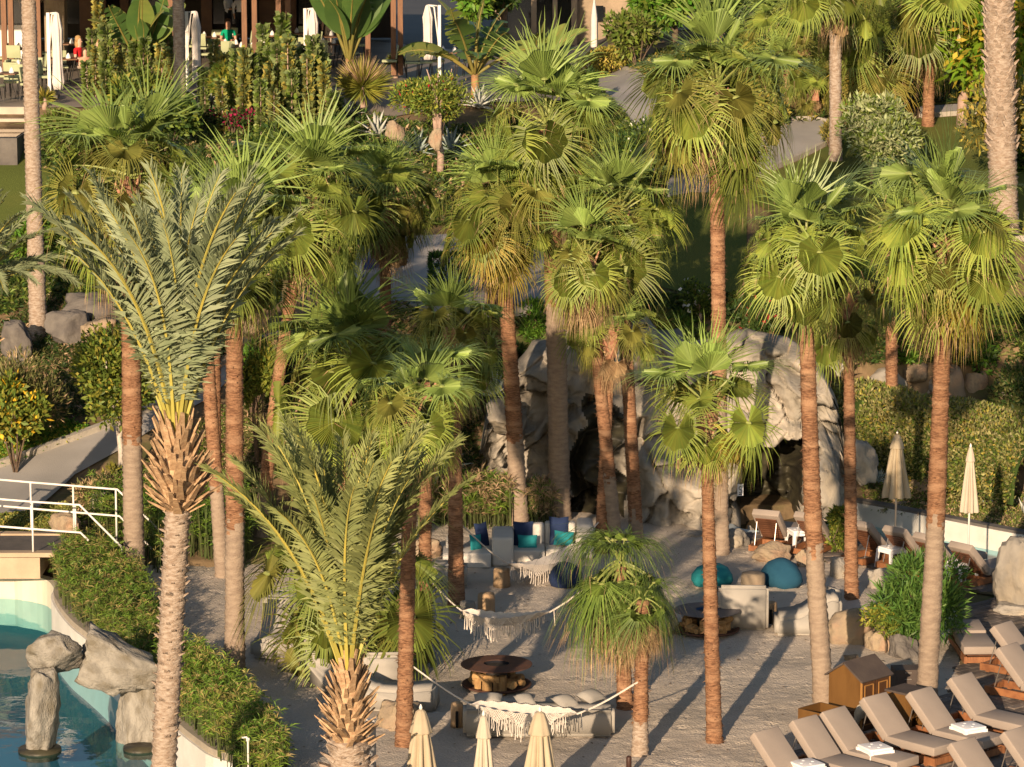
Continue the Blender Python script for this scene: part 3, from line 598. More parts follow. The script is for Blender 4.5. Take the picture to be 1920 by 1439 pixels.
def date_palm(label, base, Yb, bz, crown, headw, w0, L, n, kind, seed, headh, nb, emin=26, group='date palms', scars=0, sopen=1.1, sscale=1):
    r = random.Random(seed); b = atY(base[0], base[1], Yb); b.z = bz; cr = atY(crown[0], crown[1], Yb); s = ppm(Yb); root = thing('date_palm', label, 'palm tree', b, 0, group)
    Lv = cr-b; hw = headw/s/2; hh = headh/s; tw = w0/s/2
    low = Lv-Vector((0,0,hh)); me, sg = trunk([(0,0,0), low*.5, low], tw*1.05, tw, .055, seed, 1, amp=.11, mats=('trunk_pale','trunk_pale'), n=16, flare=.1); ob('trunk', me, root)
    for i in range(scars):
        a = i*2.39996+r.uniform(-.2,.2); f = (i+.5)/scars; ob('leaf_base', SCAR[i % 2], root, low*(.30+.70*f)+Vector((tw*.93*cos(a), tw*.93*sin(a), 0)), frame((cos(a)*sopen, sin(a)*sopen, .8+r.uniform(-.3,.3))), r.uniform(.5,1.1)*tw/.2*sscale)
    mb = MB(); mb.lathe([(tw*.9, -.1),(hw*.62, hh*.12),(hw*.74, hh*.35),(hw*.6, hh*.62),(hw*.3, hh*.92),(.05, hh*1.02)], 14, 0); ob('head', mb.mesh('head', ['boot'], True), root, low)
    for i in range(nb):
        f = i/nb; a = i*2.39996; q = np.interp(f, [0,.15,.4,.7,1], [tw*.95, hw*.6, hw*.72, hw*.5, hw*.22]); z = hh*(-.05+f*1.0)
        tilt = np.interp(f, [0,.12,.35,1], [1.5, 1.1, .75, .25])+r.uniform(-.22,.22)
        ob('leaf_base', BOOT[i % 3], root, low+Vector((q*cos(a), q*sin(a), z)), frame((cos(a+r.uniform(-.25,.25))*tilt, sin(a+r.uniform(-.25,.25))*tilt, .85)), r.uniform(.6,1.15)*(headw/s)/.95)
    for i in range(n):
        f = (i+.5)/n; e = 87-(87-emin)*f**.9; ee = min((87,80,72,64,52,36), key=lambda x: abs(x-e)); a = i*2.39996+seed
        ob('frond', DF[(kind, ee, r.randrange(2))], root, Lv+Vector((hw*.25*cos(a)*f, hw*.25*sin(a)*f, -hh*.12*f)), (r.uniform(-.1,.1), r.uniform(-.06,.06), a), L/4.0*r.uniform(.86,1.08))
    return root
date_palm('tall date palm with spiky cut leaf bases and blue green feathered fronds on the left', (300,1560), 52.6, -.1, (331,792), 112, 47, 3.95, 32, 'b', 4, 165, 130, emin=69, scars=165, sopen=1.5, sscale=.62)
date_palm('front date palm with yellow stalks and shaggy head at the lower middle', (662,1600), 51.6, -.1, (652,1245), 92, 78, 3.75, 30, 'g', 9, 150, 110, emin=70, scars=60, sopen=1.3, sscale=.8)
date_palm('date palm reaching in from the left edge of the photo', (-70,900), 71, .3, (-52,545), 90, 44, 2.5, 34, 'b', 14, 110, 40, emin=10)
date_palm('thick pale date palm trunk with shaggy leaf scars at the right edge', (1882,452), 86.0, 5.3, (1872,-160), 60, 52, 3.6, 24, 'g', 21, 70, 40, emin=26, scars=240, sopen=.6, sscale=.72)
# ---------------------------------------------------------------- pool
mk('pool_paint', (.62,.58,.47), (.55,.52,.43), sc=2, rough=.7, bump=.1, bsc=20)
mk('pool_white', (.66,.63,.58), (.58,.56,.51), sc=2, rough=.7, bump=.15, bsc=15)
mk('pool_floor', (.04,.15,.205), (.055,.19,.245), sc=.5, rough=.8)
mk('coping', (.36,.31,.24), (.29,.25,.20), sc=3, rough=.9, bump=.3, bsc=25)
def water_mat(name, col, dens):
    m = bpy.data.materials.new(name); m.use_nodes = True; nt = m.node_tree; N = nt.nodes; L = nt.links; N.remove(N['Principled BSDF'])
    fr = N.new('ShaderNodeFresnel'); fr.inputs[0].default_value = 1.33; gl = N.new('ShaderNodeBsdfGlossy'); gl.inputs['Roughness'].default_value = .03
    tr = N.new('ShaderNodeBsdfTransparent'); tr.inputs[0].default_value = (*col, 1); ms = N.new('ShaderNodeMixShader')
    nz = N.new('ShaderNodeTexNoise'); nz.inputs['Scale'].default_value = 1.4; nz.inputs['Detail'].default_value = 3; tc = N.new('ShaderNodeTexCoord'); L.new(tc.outputs['Object'], nz.inputs['Vector'])
    bp = N.new('ShaderNodeBump'); bp.inputs['Strength'].default_value = .12; bp.inputs['Distance'].default_value = .05; L.new(nz.outputs[0], bp.inputs['Height'])
    L.new(bp.outputs[0], gl.inputs['Normal']); L.new(bp.outputs[0], fr.inputs['Normal'])
    ge = N.new('ShaderNodeNewGeometry'); sb = N.new('ShaderNodeMath'); sb.operation = 'SUBTRACT'; sb.inputs[0].default_value = 1; L.new(ge.outputs['Backfacing'], sb.inputs[1]); ml = N.new('ShaderNodeMath'); ml.operation = 'MULTIPLY'; L.new(fr.outputs[0], ml.inputs[0]); L.new(sb.outputs[0], ml.inputs[1]); L.new(ml.outputs[0], ms.inputs[0]); L.new(tr.outputs[0], ms.inputs[1]); L.new(gl.outputs[0], ms.inputs[2]); L.new(ms.outputs[0], N['Material Output'].inputs[0]); M[name] = m
water_mat('water', (.5,.80,.87), 1)
water_mat('water_dark', (.25,.32,.32), 1)
WZ = -.66
def polyplane(name, poly, z, m, kind='structure'):
    v, e, f, *_ = delaunay_2d_cdt([Vector(p) for p in poly], [], [list(range(len(poly)))], 1, 1e-5)
    me = bpy.data.meshes.new(name); me.from_pydata([(p.x, p.y, z) for p in v], [], f); me.materials.append(M[m])
    for p in me.polygons:
        if p.normal.z < 0: p.flip()
    return tag(ob(name, me), kind=kind)
polyplane('pool_floor', grow(POOL, .1), -1.25, 'pool_floor'); polyplane('pool_water', grow(POOL, .05), WZ, 'water')
def wall_strip(name, line, w, z0, z1, m, top=None, lip=.0):
    """wall along a line; w is its thickness to the left of the direction of travel"""
    P = [Vector(p) for p in line]; mb = MB(); vs = []
    for i, p in enumerate(P):
        t = (P[min(i+1, len(P)-1)]-P[max(i-1, 0)]).normalized(); n = Vector((-t.y, t.x))
        a, b = p-n*lip, p+n*w; vs += [(a.x, a.y, z0), (a.x, a.y, z1), (b.x, b.y, z1), (b.x, b.y, z0)]
    fs = []; ms = []
    for i in range(len(P)-1):
        for j in range(3): fs.append((i*4+j, i*4+j+1, i*4+5+j, i*4+4+j)); ms.append(1 if (j == 1 and top) else 0)
    k = (len(P)-1)*4; fs += [(3,2,1,0), (k, k+1, k+2, k+3)]; ms += [0, 0]
    mb.v = vs; mb.f = fs; mb.m = ms; return mb.mesh(name, [m]+([top] if top else []))
def smooth(line, k=5):
    P = [Vector(p) for p in line]; o = []
    for i in range(len(P)-1):
        a = P[max(i-1,0)]; b = P[i]; c = P[i+1]; d = P[min(i+2, len(P)-1)]
        for j in range(k):
            t = j/k; o.append(.5*((2*b)+(c-a)*t+(2*a-5*b+4*c-d)*t*t+(3*b-a-3*c+d)*t*t*t))
    return o+[P[-1]]
CS = smooth([(-6.0, 50.5)]+COPE, 5)
pw = thing('pool_wall', 'white curved pool wall with a tan coping', 'pool wall', (CS[8].x, CS[8].y, -.6))
def place(o, root): o.parent = root; o.location = -root.location; return o
CS2 = [(p.x, p.y) for p in CS]
place(ob('wall', wall_strip('wall', CS2, -.12, -1.4, -.02, 'pool_white')), pw)
place(ob('coping', wall_strip('coping', CS2, -.42, -.02, .10, 'coping', lip=.05)), pw)
fw = thing('pool_wall', 'cream far pool wall under the footbridge', 'pool wall', (-10.5, 71.3, -.6))
FWL = smooth([COPE[-1], (-9.7, 70.6), (-10.3, 71.15), (-11.2, 71.4), (-16, 70.8)], 4)
place(ob('wall', wall_strip('wall', [(p.x, p.y) for p in FWL], -.2, -1.4, -.1, 'pool_paint')), fw)
# rock arch in the pool
ar = thing('rock_arch', 'grey rock arch of stacked boulders standing in the pool', 'rock arch', (-7.6, 59.6, WZ))
mk('arch_stone', (.31,.29,.255), (.21,.195,.17), sc=3, rough=.95, bump=1, bsc=14, spec=.1, c3=(.17,.15,.115), sc3=2.2)
for k, (a, b, c, d, Y, dp, sd, rot) in enumerate([(38,1250,112,1425,59.4,.42,41,.03),(50,1182,156,1272,59.7,.42,42,-.2),(138,1178,292,1326,60.0,.45,43,.5),(218,1240,304,1425,60.3,.5,44,0)]):
    me, loc, sc = rock_box(a, b, c, d, Y, dp, sd, 4, 'arch_stone', nz=.15, cuts=7, boxy=.72)
    if k in (1,): sc = (sc[0]*1.02, sc[1], sc[2]*1.0)
    if k == 2: sc = (sc[0]*1.12, sc[1], sc[2]*.70)
    ob('stone', me, ar, loc-ar.location, (0, rot, 0), sc)
mb = MB(); mb.lathe([(.36,-.12),(.37,.0),(.36,.05)], 20, 0); 
for (u, v, q) in ((73, 1411, 1.0), (262, 1408, .8)):
    p = atZ(u, v, WZ); o = ob('water_line', mb.mesh('water_line', ['stone_wet_shade'], True), ar, p-ar.location+Vector((0,.12,0)), (0,0,0), (q*1.05, q*1.05, 1))
# ---------------------------------------------------------------- footbridge and railings
mk('bridge', (.48,.36,.25), (.40,.30,.21), sc=2, rough=.9, bump=.2, bsc=20)
mk('bridge_deck', (.13,.115,.105), (.10,.09,.085), sc=4, rough=.9, bump=.3, bsc=40)
mk('white_paint', (.75,.72,.68), (.68,.64,.60), sc=4, rough=.45)
br = thing('footbridge', 'concrete footbridge with a dark deck over the pool channel', 'bridge', (-10.5, 70.8, 0))
y0 = 69.9; y1 = 71.9; z1 = .56; xr = atY(76, 1060, 70).x
mb = MB(); mb.box((-12+0*xr, (y0+y1)/2, z1-.25), (2*(xr+12)+.001, y1-y0, .44)); b1 = ob('beam', mb.mesh('beam', ['bridge']), br, -br.location)
xe = xr+.55
mb = MB(); mb.box(((-16+xe)/2, (y0+y1)/2+.1, z1+.012), (xe+16, y1-y0-.5, .06)); ob('deck', mb.mesh('deck', ['bridge_deck']), br, -br.location)
for yy in (y0+.12, y1+.02):
    mb = MB(); mb.box(((-16+xe-.25)/2, yy, z1+.03), (xe-.25+16, .26, .09)); ob('kerb', mb.mesh('kerb', ['bridge']), br, -br.location)
def railing(label, Y, top, low, posts, tail, z):
    rl = thing('railing', label, 'railing', atY(posts[1], 1040, Y), 0, 'white footbridge railings'); rl.location.z = z
    def rail(nm, pts, r=.024):
        mb = MB(); mb.tube([atY(u, v, yy) for u, v, yy in pts], r, 6); o = ob(nm, mb.mesh(nm, ['white_paint'], True), rl, -rl.location)
    rail('top_rail', top); rail('lower_rail', low)
    for (u, vt, vb) in tail:
        mb = MB(); a = atY(u, vt, Y); b = atY(u, vb, Y); mb.tube([(a.x, a.y, b.z), a], .022, 6); mb.lathe([(.06,0),(.06,.02)], 8, 0, c=(a.x, a.y, b.z)); ob('post', mb.mesh('post', ['white_paint'], True), rl, -rl.location)
railing('nearer white tube railing of the footbridge with a sloping end', 70.0, [(-80,930,70),(57,941,70),(149,947,70),(228,1026,69.6)], [(-80,981,70),(57,992,70),(151,999,70),(166,1014,69.9)], [-60, 60], [(60,941,1046),(-70,930,1040),(228,1026,1062)], .5)
railing('farther white tube railing of the footbridge running on down the steps', 72.0, [(-80,893,72),(60,905,72),(220,918,72),(300,996,71.6)], [(-80,942,72),(57,954,72),(224,968,72),(300,1045,71.6)], [57, 137], [(57,905,1008),(137,912,998),(141,945,1000),(217,917,1018),(-70,893,1002),(301,996,1072)], .5)

# ---------------------------------------------------------------- water channel, right
mk('channel_paint', (.52,.57,.58), (.47,.53,.55), sc=2, rough=.6)
polyplane('channel_floor', grow(CHAN, .1), -.8, 'channel_paint'); polyplane('channel_water', CHAN, -.35, 'water')
polyplane('cave_water', [(4.6,74.6),(7.0,74.2),(7.2,78.8),(4.4,78.8)], -.30, 'water_dark')
cw = thing('channel_wall', 'white curb wall of the water channel under the clipped hedge', 'channel wall', (9.6, 75.6, -.3))
CWL = smooth([(7.3, 77.9), (8.0, 77.5), (9.6, 75.8), (11.0, 74.3), (12.9, 72.6)], 5)
place(ob('wall', wall_strip('wall', [(p.x, p.y) for p in CWL], .16, -.9, .1, 'pool_white')), cw)
place(ob('coping', wall_strip('coping', [(p.x, p.y) for p in CWL], .3, .1, .16, 'stone_dark_shade', lip=-.03)), cw)
fb = thing('channel_wall', 'low front rim of the water channel behind the lounger row', 'channel wall', (9, 73, -.3))
FBL = smooth([(4.9, 75.6), (5.3, 74.9), (7.4, 74.4), (8.8, 73.2), (10.6, 70.9), (12.6, 69.8)], 5)
place(ob('wall', wall_strip('wall', [(p.x, p.y) for p in FBL], -.2, -.9, .05, 'channel_paint')), fb)
# ---------------------------------------------------------------- pavers
mk('paver', (.15,.125,.11), (.10,.085,.075), sc=5, rough=.9, bump=.3, bsc=30, isl=.3, objv=.3, c3=(.22,.17,.13), sc3=2)
def paving(poly, cell=(.34, .17), ang=.7, zt=.07, nmax=290, order=None, label=None, h=.06):
    poly = ccw(poly); R = Matrix.Rotation(ang, 2); xs = []; cx = sum(p[0] for p in poly)/len(poly); cy = sum(p[1] for p in poly)/len(poly)
    out = []
    for i in range(-90, 90):
        for j in range(-60, 60):
            p = R @ Vector(((j+.5*(i % 2))*cell[0], i*cell[1])); out.append((p.x+cx, p.y+cy))
    A = np.array(out); ok = inpoly(A[:,0], A[:,1], poly); A = A[ok]; A = A[np.argsort(A[:,1])]
    base = tag(polyplane('paved_terrace', poly, zt-.035, 'soil'), kind='structure')
    def brick(mb, x, y, r):
        z = zt+r.uniform(-.008,.008); e = .012; w, d = cell[0]/2-.006, cell[1]/2-.006; vs = []
        for (ww, dd, zz) in ((w, d, z-h), (w, d, z-.01), (w-e, d-e, z)):
            for sx, sy in ((-1,-1),(1,-1),(1,1),(-1,1)): q = R @ Vector((sx*ww, sy*dd)); vs.append((x+q.x, y+q.y, zz))
        mb.add(vs, [(8,9,10,11)]+[(a*4+j, a*4+(j+1) % 4, a*4+4+(j+1) % 4, a*4+4+j) for a in (0,1) for j in range(4)])
    r = random.Random(3); mb = MB(); brick(mb, 0, 0, r); me = mb.mesh('paver', ['paver']); vis = []
    for x, y in A:
        u, v = proj((x, y, zt))
        if -20 < u < 1940 and v < 1450: vis.append((x, y))
    one = vis[:nmax]; rest = vis[nmax:]
    for x, y in one: ob('paver', me, base, (x, y, r.uniform(-.008,.008)))
    mb = MB()
    for x, y in rest: brick(mb, x, y, r)
    if rest: tag(ob('paver_field', mb.mesh('paver_field', ['paver']), base), kind='stuff')
pa = [tuple(atZ(u, v, .05)[:2]) for u, v in [(1395,1460),(1490,1405),(1640,1372),(1730,1330),(1790,1288),(1800,1245),(1792,1180),(1800,1135),(1880,1120),(1990,1130),(1990,1460)]]
paving(pa, ang=.75)
pb = [tuple(atZ(u, v, .05)[:2]) for u, v in [(1395,1012),(1410,975)]]+[(5.2,74.7),(7.3,74.25),(8.7,73.0),(10.5,70.8),(12.6,69.6)]+[tuple(atZ(u, v, .05)[:2]) for u, v in [(1960,1130),(1830,1110),(1700,1075),(1620,1062),(1520,1050),(1440,1030)]]
paving(pb, cell=(.5,.25), ang=.2)
# ---------------------------------------------------------------- furniture materials
mk('cushion', (.33,.275,.235), (.30,.25,.215), sc=2, rough=.95, bump=.12, bsc=60, spec=.1)
mk('wood_orange', (.28,.12,.05), (.20,.08,.035), sc=6, rough=.6, bump=.1, bsc=30, stretch=(1,6,1), objv=.15)
mk('wood_brown', (.14,.06,.032), (.10,.042,.022), sc=6, rough=.6, objv=.2)
mk('steel', (.55,.5,.45), rough=.35, metal=.8)
mk('plastic_white', (.80,.79,.80), rough=.35, spec=.5)
mk('canvas', (.50,.42,.30), (.45,.375,.265), sc=3, rough=.9, tr=.12, spec=.1)
mk('canvas_pale', (.56,.485,.39), (.52,.45,.36), sc=3, rough=.9, tr=.12, spec=.1)
mk('canvas_white', (.72,.66,.62), (.66,.60,.57), sc=3, rough=.9, tr=.1, spec=.1)
mk('sofa_white', (.56,.53,.48), (.52,.49,.45), sc=3, rough=.95, bump=.15, bsc=8, spec=.1)
mk('foam_grey', (.36,.335,.30), (.32,.30,.27), sc=2, rough=.9, bump=.12, bsc=6, spec=.1)
mk('navy', (.012,.025,.07), (.016,.03,.085), sc=4, rough=.9, bump=.1, bsc=30)
mk('teal', (.015,.20,.22), (.02,.23,.25), sc=3, rough=.9, bump=.1, bsc=25)
mk('bag_blue', (.012,.065,.115), (.016,.08,.135), sc=2, rough=.9, bump=.2, bsc=6)
mk('cabinet_wood', (.145,.072,.021), (.105,.05,.014), sc=3, rough=.5, bump=.1, bsc=12, stretch=(1,1,.3))  # body wood, a lighter brown than the doors
mk('cabinet_door', (.085,.04,.018), (.065,.03,.015), sc=4, rough=.5)
mk('cabinet_trim', (.34,.17,.05), rough=.5)
mk('roof_dark', (.085,.065,.055), (.065,.05,.045), sc=3, rough=.8, bump=.2)
mk('rust', (.12,.055,.035), (.085,.045,.035), sc=6, rough=.75, bump=.2, bsc=40)
mk('iron', (.03,.025,.022), rough=.7); mk('ash', (.012,.012,.016), rough=1)
mk('log', (.42,.26,.11), (.33,.19,.08), sc=8, rough=.9, bump=.4, bsc=20, objv=.25); mk('stump', (.42,.29,.17), (.30,.20,.12), sc=6, rough=.9, bump=.6, bsc=18, stretch=(1,1,.25), objv=.1)
mk('rope', (.66,.60,.54), (.6,.54,.48), sc=20, rough=.95, tr=.1)

# ---------------------------------------------------------------- sun loungers
def lounger_proto(label, tilt=45, towel=False):
    t = thing('sun_lounger', label, 'sun lounger', (0,0,0), 0, 'padded wooden sun loungers')
    L, Wd = 1.88, .61; hx = -.18; H = .15; ta = radians(tilt)
    for s in (-1, 1): mb = MB(); mb.box((0, s*(Wd/2-.03), H-.06), (L, .05, .13)); ob('side_rail', mb.mesh('side_rail', ['wood_orange']), t)
    for x in (-L/2+.03, L/2-.03, hx): mb = MB(); mb.box((x, 0, H-.06), (.055, Wd-.11, .11)); ob('cross_rail', mb.mesh('cross_rail', ['wood_orange']), t)
    for x in (-L/2+.16, L/2-.2):
        for s in (-1, 1): mb = MB(); mb.box((x, s*(Wd/2-.032), (H-.125)/2), (.07, .045, H-.125)); ob('leg', mb.mesh('leg', ['wood_orange']), t)
    sm = MB(); sm.box((0,0,0), (.062, Wd-.14, .018)); sl_ = sm.mesh('slat', ['wood_brown'])
    bl = .80; ux = Vector((-cos(ta), 0, sin(ta))); up = Vector((sin(ta), 0, cos(ta)))
    for i in range(9): ob('slat', sl_, t, Vector((hx-.02, 0, H+.035))+ux*(.06+i*.08), (0, ta, 0))
    for i in range(5): ob('slat', sl_, t, (hx+.14+i*.22, 0, H+.0165))
    ob('seat_cushion', rbox('seat_cushion', (1.09, Wd, .15), .022, ['cushion'], (hx+.555, 0, H+.115)), t)
    bc = rbox('back_cushion', (.80, Wd, .15), .022, ['cushion'], (0,0,0)); o = ob('back_cushion', bc, t, Vector((hx-.02, 0, H+.07))+ux*.41+up*.085, (0, ta, 0))
    for s in (-1, 1):
        mb = MB(); a = Vector((hx-.02, s*.22, H+.035))+ux*.62; mb.tube([a, (hx-.6, s*.22, H-.02)], .009, 5); ob('prop_bar', mb.mesh('prop_bar', ['steel']), t)
    return reg(t)
def dirang(u0, v0, u1, v1, z=.2):
    a = atZ(u0, v0, z); b = atZ(u1, v1, z); d = b-a; return atan2(d.y, d.x)
PROTO = lounger_proto('padded lounger at the lower right corner edge nearest the cabinet bin')
FLAT = lounger_proto('flat lounger seen end on, half in shade, right of the leaning palm', tilt=2)
def put(proto, first, uv, rz, label, z=.07, dx=0):
    p = atZ(uv[0], uv[1], z)
    if first: proto.location = p; proto.rotation_euler = (0,0,rz); proto['label'] = label; return proto
    return dup(proto, p, rz, label)
def hinge_at(u, v, deg):
    a = radians(deg); o = atZ(u, v, .22)-Matrix.Rotation(a, 3, 'Z') @ Vector((-.18, -.305, .15)); return proj((o.x, o.y, .07))
LG = [ # centre pixel on the ground, heading of the foot end (degrees), label
 (*hinge_at(1453,1469,-45),-45,'lounger cut off by the bottom edge, farthest left of the front group'),(*hinge_at(1525,1445,-45),-45,'front lounger just right of the first white stool'),
 (*hinge_at(1582,1427,-45),-45,'front lounger between the first and second white stools'),(*hinge_at(1657,1400,-45),-45,'lounger right behind the middle white stool with a towel behind it'),
 (*hinge_at(1745,1388,-45),-45,'lounger right of the cabinet with a clear view of its wooden side rail'),(*hinge_at(1822,1360,-44),-44,'lounger directly behind the right hand white stool'),
 (*hinge_at(1824,1490,-45),-45,'lounger top poking up from the bottom edge right of the middle stool'),(*hinge_at(1924,1467,-45),-45,'lounger back at the bottom right corner'),
 (1945,1312,-40,'lounger seen from its open underside at the right edge, backrest raised'),(1935,1268,-40,'raised lounger just behind the one at the right edge'),
 (1456,1022,68,'first lounger from the cave in the row by the channel'),(1540,1028,60,'lounger behind the bent palm and small stool in the channel row'),
 (1650,1046,45,'shaded lounger behind the small yellow green bush'),(1716,1058,42,'lounger under the bigger beige parasol'),
 (1775,1072,42,'lounger hidden behind the wide fringed palm trunk'),(1842,1090,42,'last lounger of the channel row, next to the big pale rock')]
for i, (u, v, a, lb) in enumerate(LG): put(PROTO, i == 0, (u, v), radians(a+random.uniform(-2.5,2.5)), lb)
put(FLAT, True, (1822, 1224), radians(-88), FLAT['label'])
# ---------------------------------------------------------------- plastic stools
def stool_proto():
    t = thing('stool', 'x', 'stool', (0,0,0), 0, 'white plastic stools'); top = rbox('seat', (.44,.44,.05), .02, ['plastic_white'], (0,0,.42)); ob('seat', top, t)
    for sx in (-1,1):
        for sy in (-1,1):
            mb = MB(); mb.add([(sx*.2-.03,sy*.2-.03,.4),(sx*.2+.03,sy*.2-.03,.4),(sx*.2+.03,sy*.2+.03,.4),(sx*.2-.03,sy*.2+.03,.4),(sx*.235-.022,sy*.235-.022,0),(sx*.235+.022,sy*.235-.022,0),(sx*.235+.022,sy*.235+.022,0),(sx*.235-.022,sy*.235+.022,0)], [(0,1,2,3),(7,6,5,4),(0,4,5,1),(1,5,6,2),(2,6,7,3),(3,7,4,0)]); ob('leg', mb.mesh('leg', ['plastic_white']), t)
    for k in range(4): mb = MB(); a = k*pi/2; c = Vector((cos(a)*.2, sin(a)*.2, .365)); mb.box(c, (.025 if k % 2 == 0 else .36, .36 if k % 2 == 0 else .025, .07)); ob('apron', mb.mesh('apron', ['plastic_white']), t)
    dm = MB(); dm.lathe([(.028,0),(.024,.006),(.0,.007)], 10, 0); dme = dm.mesh('knob', ['plastic_white'])
    for k in range(4): a = k*pi/2; ob('knob', dme, t, (cos(a)*.11, sin(a)*.11, .445))
    return reg(t)
SP = stool_proto()
def pj(u, v): a = atZ(u, v, .5); return proj((a.x, a.y, .06))
for i, (u, v, a, lb) in enumerate([(*pj(1513,1430),.5,'white plastic stool at the bottom edge, leftmost of the front three'),(*pj(1641,1399),.45,'white plastic stool in the middle of the front loungers'),(*pj(1816,1360),.5,'white plastic stool at the right between two front loungers'),
    (1499,1030,.3,'white plastic stool behind the bent palm by the channel'),(1672,1064,.6,'white plastic stool under the bigger beige parasol'),(1802,1092,.6,'white plastic stool at the end of the channel row')]): put(SP, i == 0, (u, v), a, lb, z=.06)
# ---------------------------------------------------------------- closed parasols
def parasol(label, u, vb, vt, vc, wpx, m, Y=None, pole='white_paint', cap=True, seed=0):
    p = hit(u, vb) if Y is None else atY(u, vb, Y); Y = p.y; z0 = .03 if Y < 79 else p.z; t = thing('parasol', label, 'parasol', (p.x, Y, z0), seed, 'closed beige parasols'); s = ppm(Y)
    zt = atY(u, vt, Y).z-z0; zc = atY(u, vc, Y).z-z0; R = wpx/s/2
    mb = MB(); mb.tube([(0,0,0),(0,0,zt+.04)], .022, 8); mb.lathe([(.022,zt+.03),(.03,zt+.06),(.012,zt+.11),(.0,zt+.12)], 8); ob('pole', mb.mesh('pole', [pole], True), t)
    H = zt-zc; fr = lambda w, z: 1-.62*(1-abs(cos(4*w)))**1.3*min(1, (zt-z)/H*3)+.05*sin(3*w+z*3)
    mb = MB(); mb.lathe([(R*.99, zc-.02),(R, zc+.03),(R*.86, zc+H*.2),(R*.7, zc+H*.42),(R*.52, zc+H*.66),(R*.36, zc+H*.84),(R*.2, zt-.05),(.03, zt)], 64, 0, fr, cap=False); ob('canopy', mb.mesh('canopy', [m], True), t)
    mb = MB(); mb.lathe([(R*.52, zc+H*.80),(R*.50, zc+H*.815),(R*.36, zc+H*.92),(R*.22, zt+.0),(.035, zt+.03)], 32, 0, lambda w, z: 1-.12*(1-abs(cos(4*w)))); ob('top_cap', mb.mesh('top_cap', [m], True), t)
    mb = MB(); mb.lathe([(.22,0),(.22,.05),(.05,.07),(.03,.25)], 16); ob('foot', mb.mesh('foot', ['plastic_white'], True), t)
    return t
parasol('closed beige parasol at the bottom edge, leftmost of three', 790, 1560, 1334, 1530, 88, 'canvas', Y=53.5)
parasol('narrow closed pale parasol in the middle of the bottom three', 907, 1560, 1346, 1530, 62, 'canvas_pale', Y=53.8, seed=.4)
parasol('closed yellowish parasol in front of the hammock, rightmost of the bottom three', 1012, 1555, 1338, 1528, 92, 'canvas', Y=53.6, seed=.9)
parasol('closed beige parasol with wide skirt behind the lounger row', 1678, 1042, 818, 930, 58, 'canvas', pole='steel', seed=.3)
parasol('slim closed cream parasol near the right edge behind the loungers', 1815, 1062, 842, 958, 38, 'canvas_pale', seed=.2)
# ---------------------------------------------------------------- towel cabinet and bins
cp = atZ(1609, 1358, .03); RZ = radians(45)
cb = thing('towel_cabinet', 'tall wooden towel cabinet with gabled roof and two panelled doors', 'cabinet', cp, RZ); w, d, h = .76, .72, .92
mb = MB(); mb.box((0,0,h/2), (w, d, h)); ob('body', mb.mesh('body', ['cabinet_wood']), cb)
mb = MB(); gv = [(-w/2,-d/2,h),(-w/2,d/2,h),(-w/2,0,h+.24),(w/2,-d/2,h),(w/2,d/2,h),(w/2,0,h+.24)]; mb.add(gv, [(0,2,1),(3,4,5),(0,1,4,3)]); ob('gable', mb.mesh('gable', ['cabinet_wood']), cb)
for s in (-1, 1):
    mb = MB(); a = atan2(.24, d/2); ln = sqrt(.24**2+(d/2)**2)+.09; mb.box((0,0,0), (w+.1, ln, .03)); o = ob('roof_panel', mb.mesh('roof_panel', ['roof_dark']), cb, (0, s*(d/4+.025), h+.12-.005), (-s*a, 0, 0))
# the doors sit on the side that faces the camera's right (local -Y)
for s in (-1, 1):
    mb = MB(); mb.box((s*w/4, -d/2-.011, h/2), (w/2-.025, .02, h-.04)); dr = ob('door', mb.mesh('door', ['cabinet_door']), cb)
    mb = MB(); cx, hw, hh = s*w/4, w/4-.075, h/2-.11
    for (x, z, a, b) in ((cx-hw, h/2, .016, 2*hh), (cx+hw, h/2, .016, 2*hh), (cx, h/2-hh, 2*hw, .016), (cx, h/2+hh, 2*hw, .016)): mb.box((x, -d/2-.026, z), (a, .012, b))
    ob('moulding', mb.mesh('moulding', ['cabinet_trim']), dr)
for x in (-w/2, w/2): mb = MB(); mb.box((x*.995, -d/2-.012, h/2), (.03, .03, h)); ob('corner_post', mb.mesh('corner_post', ['cabinet_trim']), cb)
def obox(name, sz, th, m, root, loc=(0,0,0), open_='top', shelf=False):
    w, d, h = sz
    def pn(nm, c, z, mm=m): mb = MB(); mb.box(c, z); ob(nm, mb.mesh(nm, [mm]), root, loc)
    pn('side_panel', (-w/2,0,h/2), (th,d,h)); pn('side_panel', (w/2,0,h/2), (th,d,h)); pn('back_panel', (0,d/2,h/2), (w-th,th,h)); pn('bottom_panel', (0,0,.02), (w-th,d-th,th))
    if open_ == 'top': pn('front_panel', (0,-d/2,h/2), (w-th,th,h), 'cabinet_door')
    else: pn('top_panel', (0,0,h+.02), (w+.06,d+.06,.035), 'roof_dark'); pn('shelf', (0,0,h*.47), (w-th,d-th,th))
p = atZ(1548, 1396, .03); tb = thing('towel_bin', 'open topped wooden bin left of the towel cabinet', 'bin', p, RZ); obox('bin', (.58,.74,.62), .025, 'cabinet_wood', tb)
p = atZ(1702, 1372, .03); sb = thing('shelf_unit', 'open wooden shelf unit right of the towel cabinet', 'shelf', p, RZ); obox('sh', (.50,.55,.72), .025, 'cabinet_wood', sb, open_='front')
p = atZ(1714,1262,.03)
sg = thing('wooden_box', 'dark grey low box between the pointed boulder and the bent trunk', 'box', atZ(1700,1296,.03), .1); mb = MB(); mb.box((0,0,.22),(.52,.4,.44)); ob('body', mb.mesh('body', ['roof_dark']), sg)
for k in range(2): mb = MB(); mb.box((-.02,-.205,.27+.12*k),(.12,.012,.015)); ob('handle', mb.mesh('handle', ['steel']), sg)
